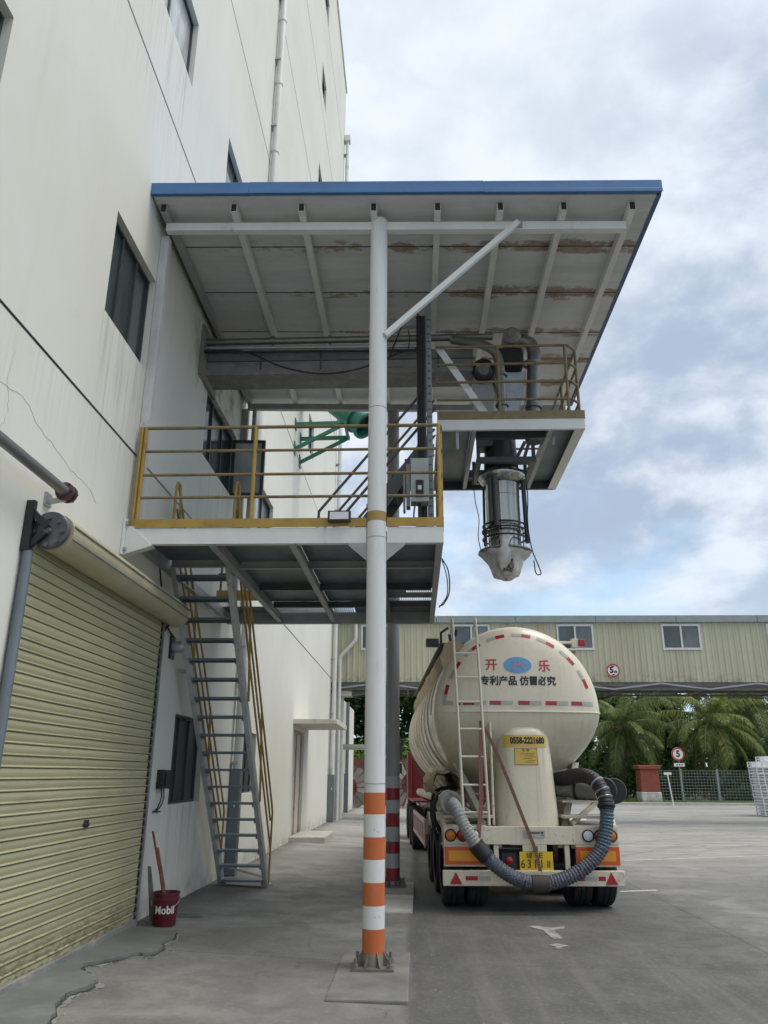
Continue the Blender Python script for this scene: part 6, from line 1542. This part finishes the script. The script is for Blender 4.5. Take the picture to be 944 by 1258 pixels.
palm('tall coconut palm with brown dry fronds at the right edge of the photo', 26.6, 64.0, 7.6, 5.2, 'palm_leaf', 24, -.6, 15)
palm('coconut palm standing farther back between the two front palms', 18.2, 68, 8.0, 4.8, 'palm_leaf', 22, .5, 21, 28)
palm('coconut palm farther back, just right of the tanker shoulder', 11.0, 67, 7.0, 4.8, 'palm_leaf', 22, -.3, 34, 28)
palm('coconut palm farther back, behind the right end of the fence', 24.0, 70, 8.8, 4.8, 'palm_leaf_b', 20, .3, 40, 26)
for i, (x, y, hh, ww, lm, lab) in enumerate((
  (-7.2,60,9.5,3.4,'leaf_dark','dark leafy tree left of the white banded post, near the annex'),
  (-3.2,63,10.5,3.6,'leaf_dark','tall dark tree rising behind the red hoarding and the left cable reel'),
  (.8,60,9.5,3.2,'leaf_mid','leafy tree between the dark banded post and the tanker'),
  (5.0,66,9.0,3.8,'leaf_mid','broad tree hidden mostly behind the tanker body'),
  (9.5,72,9.6,3.8,'leaf_dark','dark tree behind the right shoulder of the tanker'),
  (13.8,76,9.6,3.9,'leaf_dark','dark tree filling the gap behind the left front palm'),
  (18.5,78,9.3,3.9,'leaf_mid','mid green tree farther back between the front palms'),
  (23.5,78,9.0,3.9,'leaf_dark','dark tree farther back behind the yellowing palm'),
  (30.5,78,10,4.2,'leaf_mid','mid green tree at the far right, behind the white crates'))):
    tree('broadleaf_tree', lab, x, y, hh, ww, lm, 5200, 18, .12 if i > 3 else .22, (.35,.75))
for x, y, ww, dd, hh, lm, lab in (
  (-3.9,51.5,3.0,1.6,4.5,'leaf_bright','bright lime green shrub rising above the red hoarding on the left'),
  (-.8,52.0,2.6,1.6,4.2,'leaf_bright','bright green shrub above the hoarding, beside the dark post'),
  (1.6,52.0,2.4,1.6,4.4,'leaf_bright','bright green shrub at the left edge of the tanker'),
  (10.4,58.5,3.4,2.0,3.6,'leaf_mid','dense green shrub beside the black hose end'),
  (12.6,58.4,3.2,1.6,2.0,'leaf_dark','dark low shrub left of the red pillar'),
  (11.8,61.0,3.4,2.2,4.8,'leaf_dark','tall dark shrub behind the tanker right flank'),
  (15.9,58.4,1.7,1.0,3.3,'leaf_mid','leafy shrub peeping over the top of the red pillar'),
  (18.3,60.5,3.2,1.8,2.4,'leaf_dark','dark shrub behind the fence below the speed sign'),
  (21.2,60.6,3.4,1.8,2.2,'leaf_mid','mid green shrub behind the middle of the fence'),
  (24.6,60.5,3.4,1.8,2.6,'leaf_dark','dark shrub behind the right part of the fence'),
  (22.4,57.4,1.5,.9,1.1,'leaf_mid','small low shrub just inside the fence'),
  (28.0,59.5,3.6,2.0,3.2,'leaf_dark','dark shrub beyond the fence at the crates')):
    bush(lab, x, y, ww, dd, hh, lm, 1900)
# undergrowth that reads as one dark mass, and grass along the kerb
g = G()
leaf_cloud(g, [(x, 64+random.uniform(-1,1.5), random.uniform(.6,2.6), 2.2, 1.5, 1.5) for x in [6+1.7*k for k in range(18)]]+[(x, 70+random.uniform(-1,1), random.uniform(1.5,4.5), 2.6, 1.5, 2.2) for x in [-12+2.6*k for k in range(20)]], 13000, .2, .45, hollow=.2)
tag(g.build('undergrowth', 'leaf_dark', fixn=False), kind='stuff')
g = G()
for _ in range(9000):
    x = random.uniform(4.6,40); y = 55.65+abs(random.gauss(0,.9)); h_ = random.uniform(.08,.35)*(1.2 if x < 15 else .8); a = random.random()*3.14; w_ = .02
    q = Vector((x+random.gauss(0,.1), y+random.gauss(0,.1), h_-.05))
    g.tri((x-w_*math.cos(a), y-w_*math.sin(a), -.1), (x+w_*math.cos(a), y+w_*math.sin(a), -.1), q)
tag(g.build('kerb_grass', 'leaf_bright', fixn=False), kind='stuff')
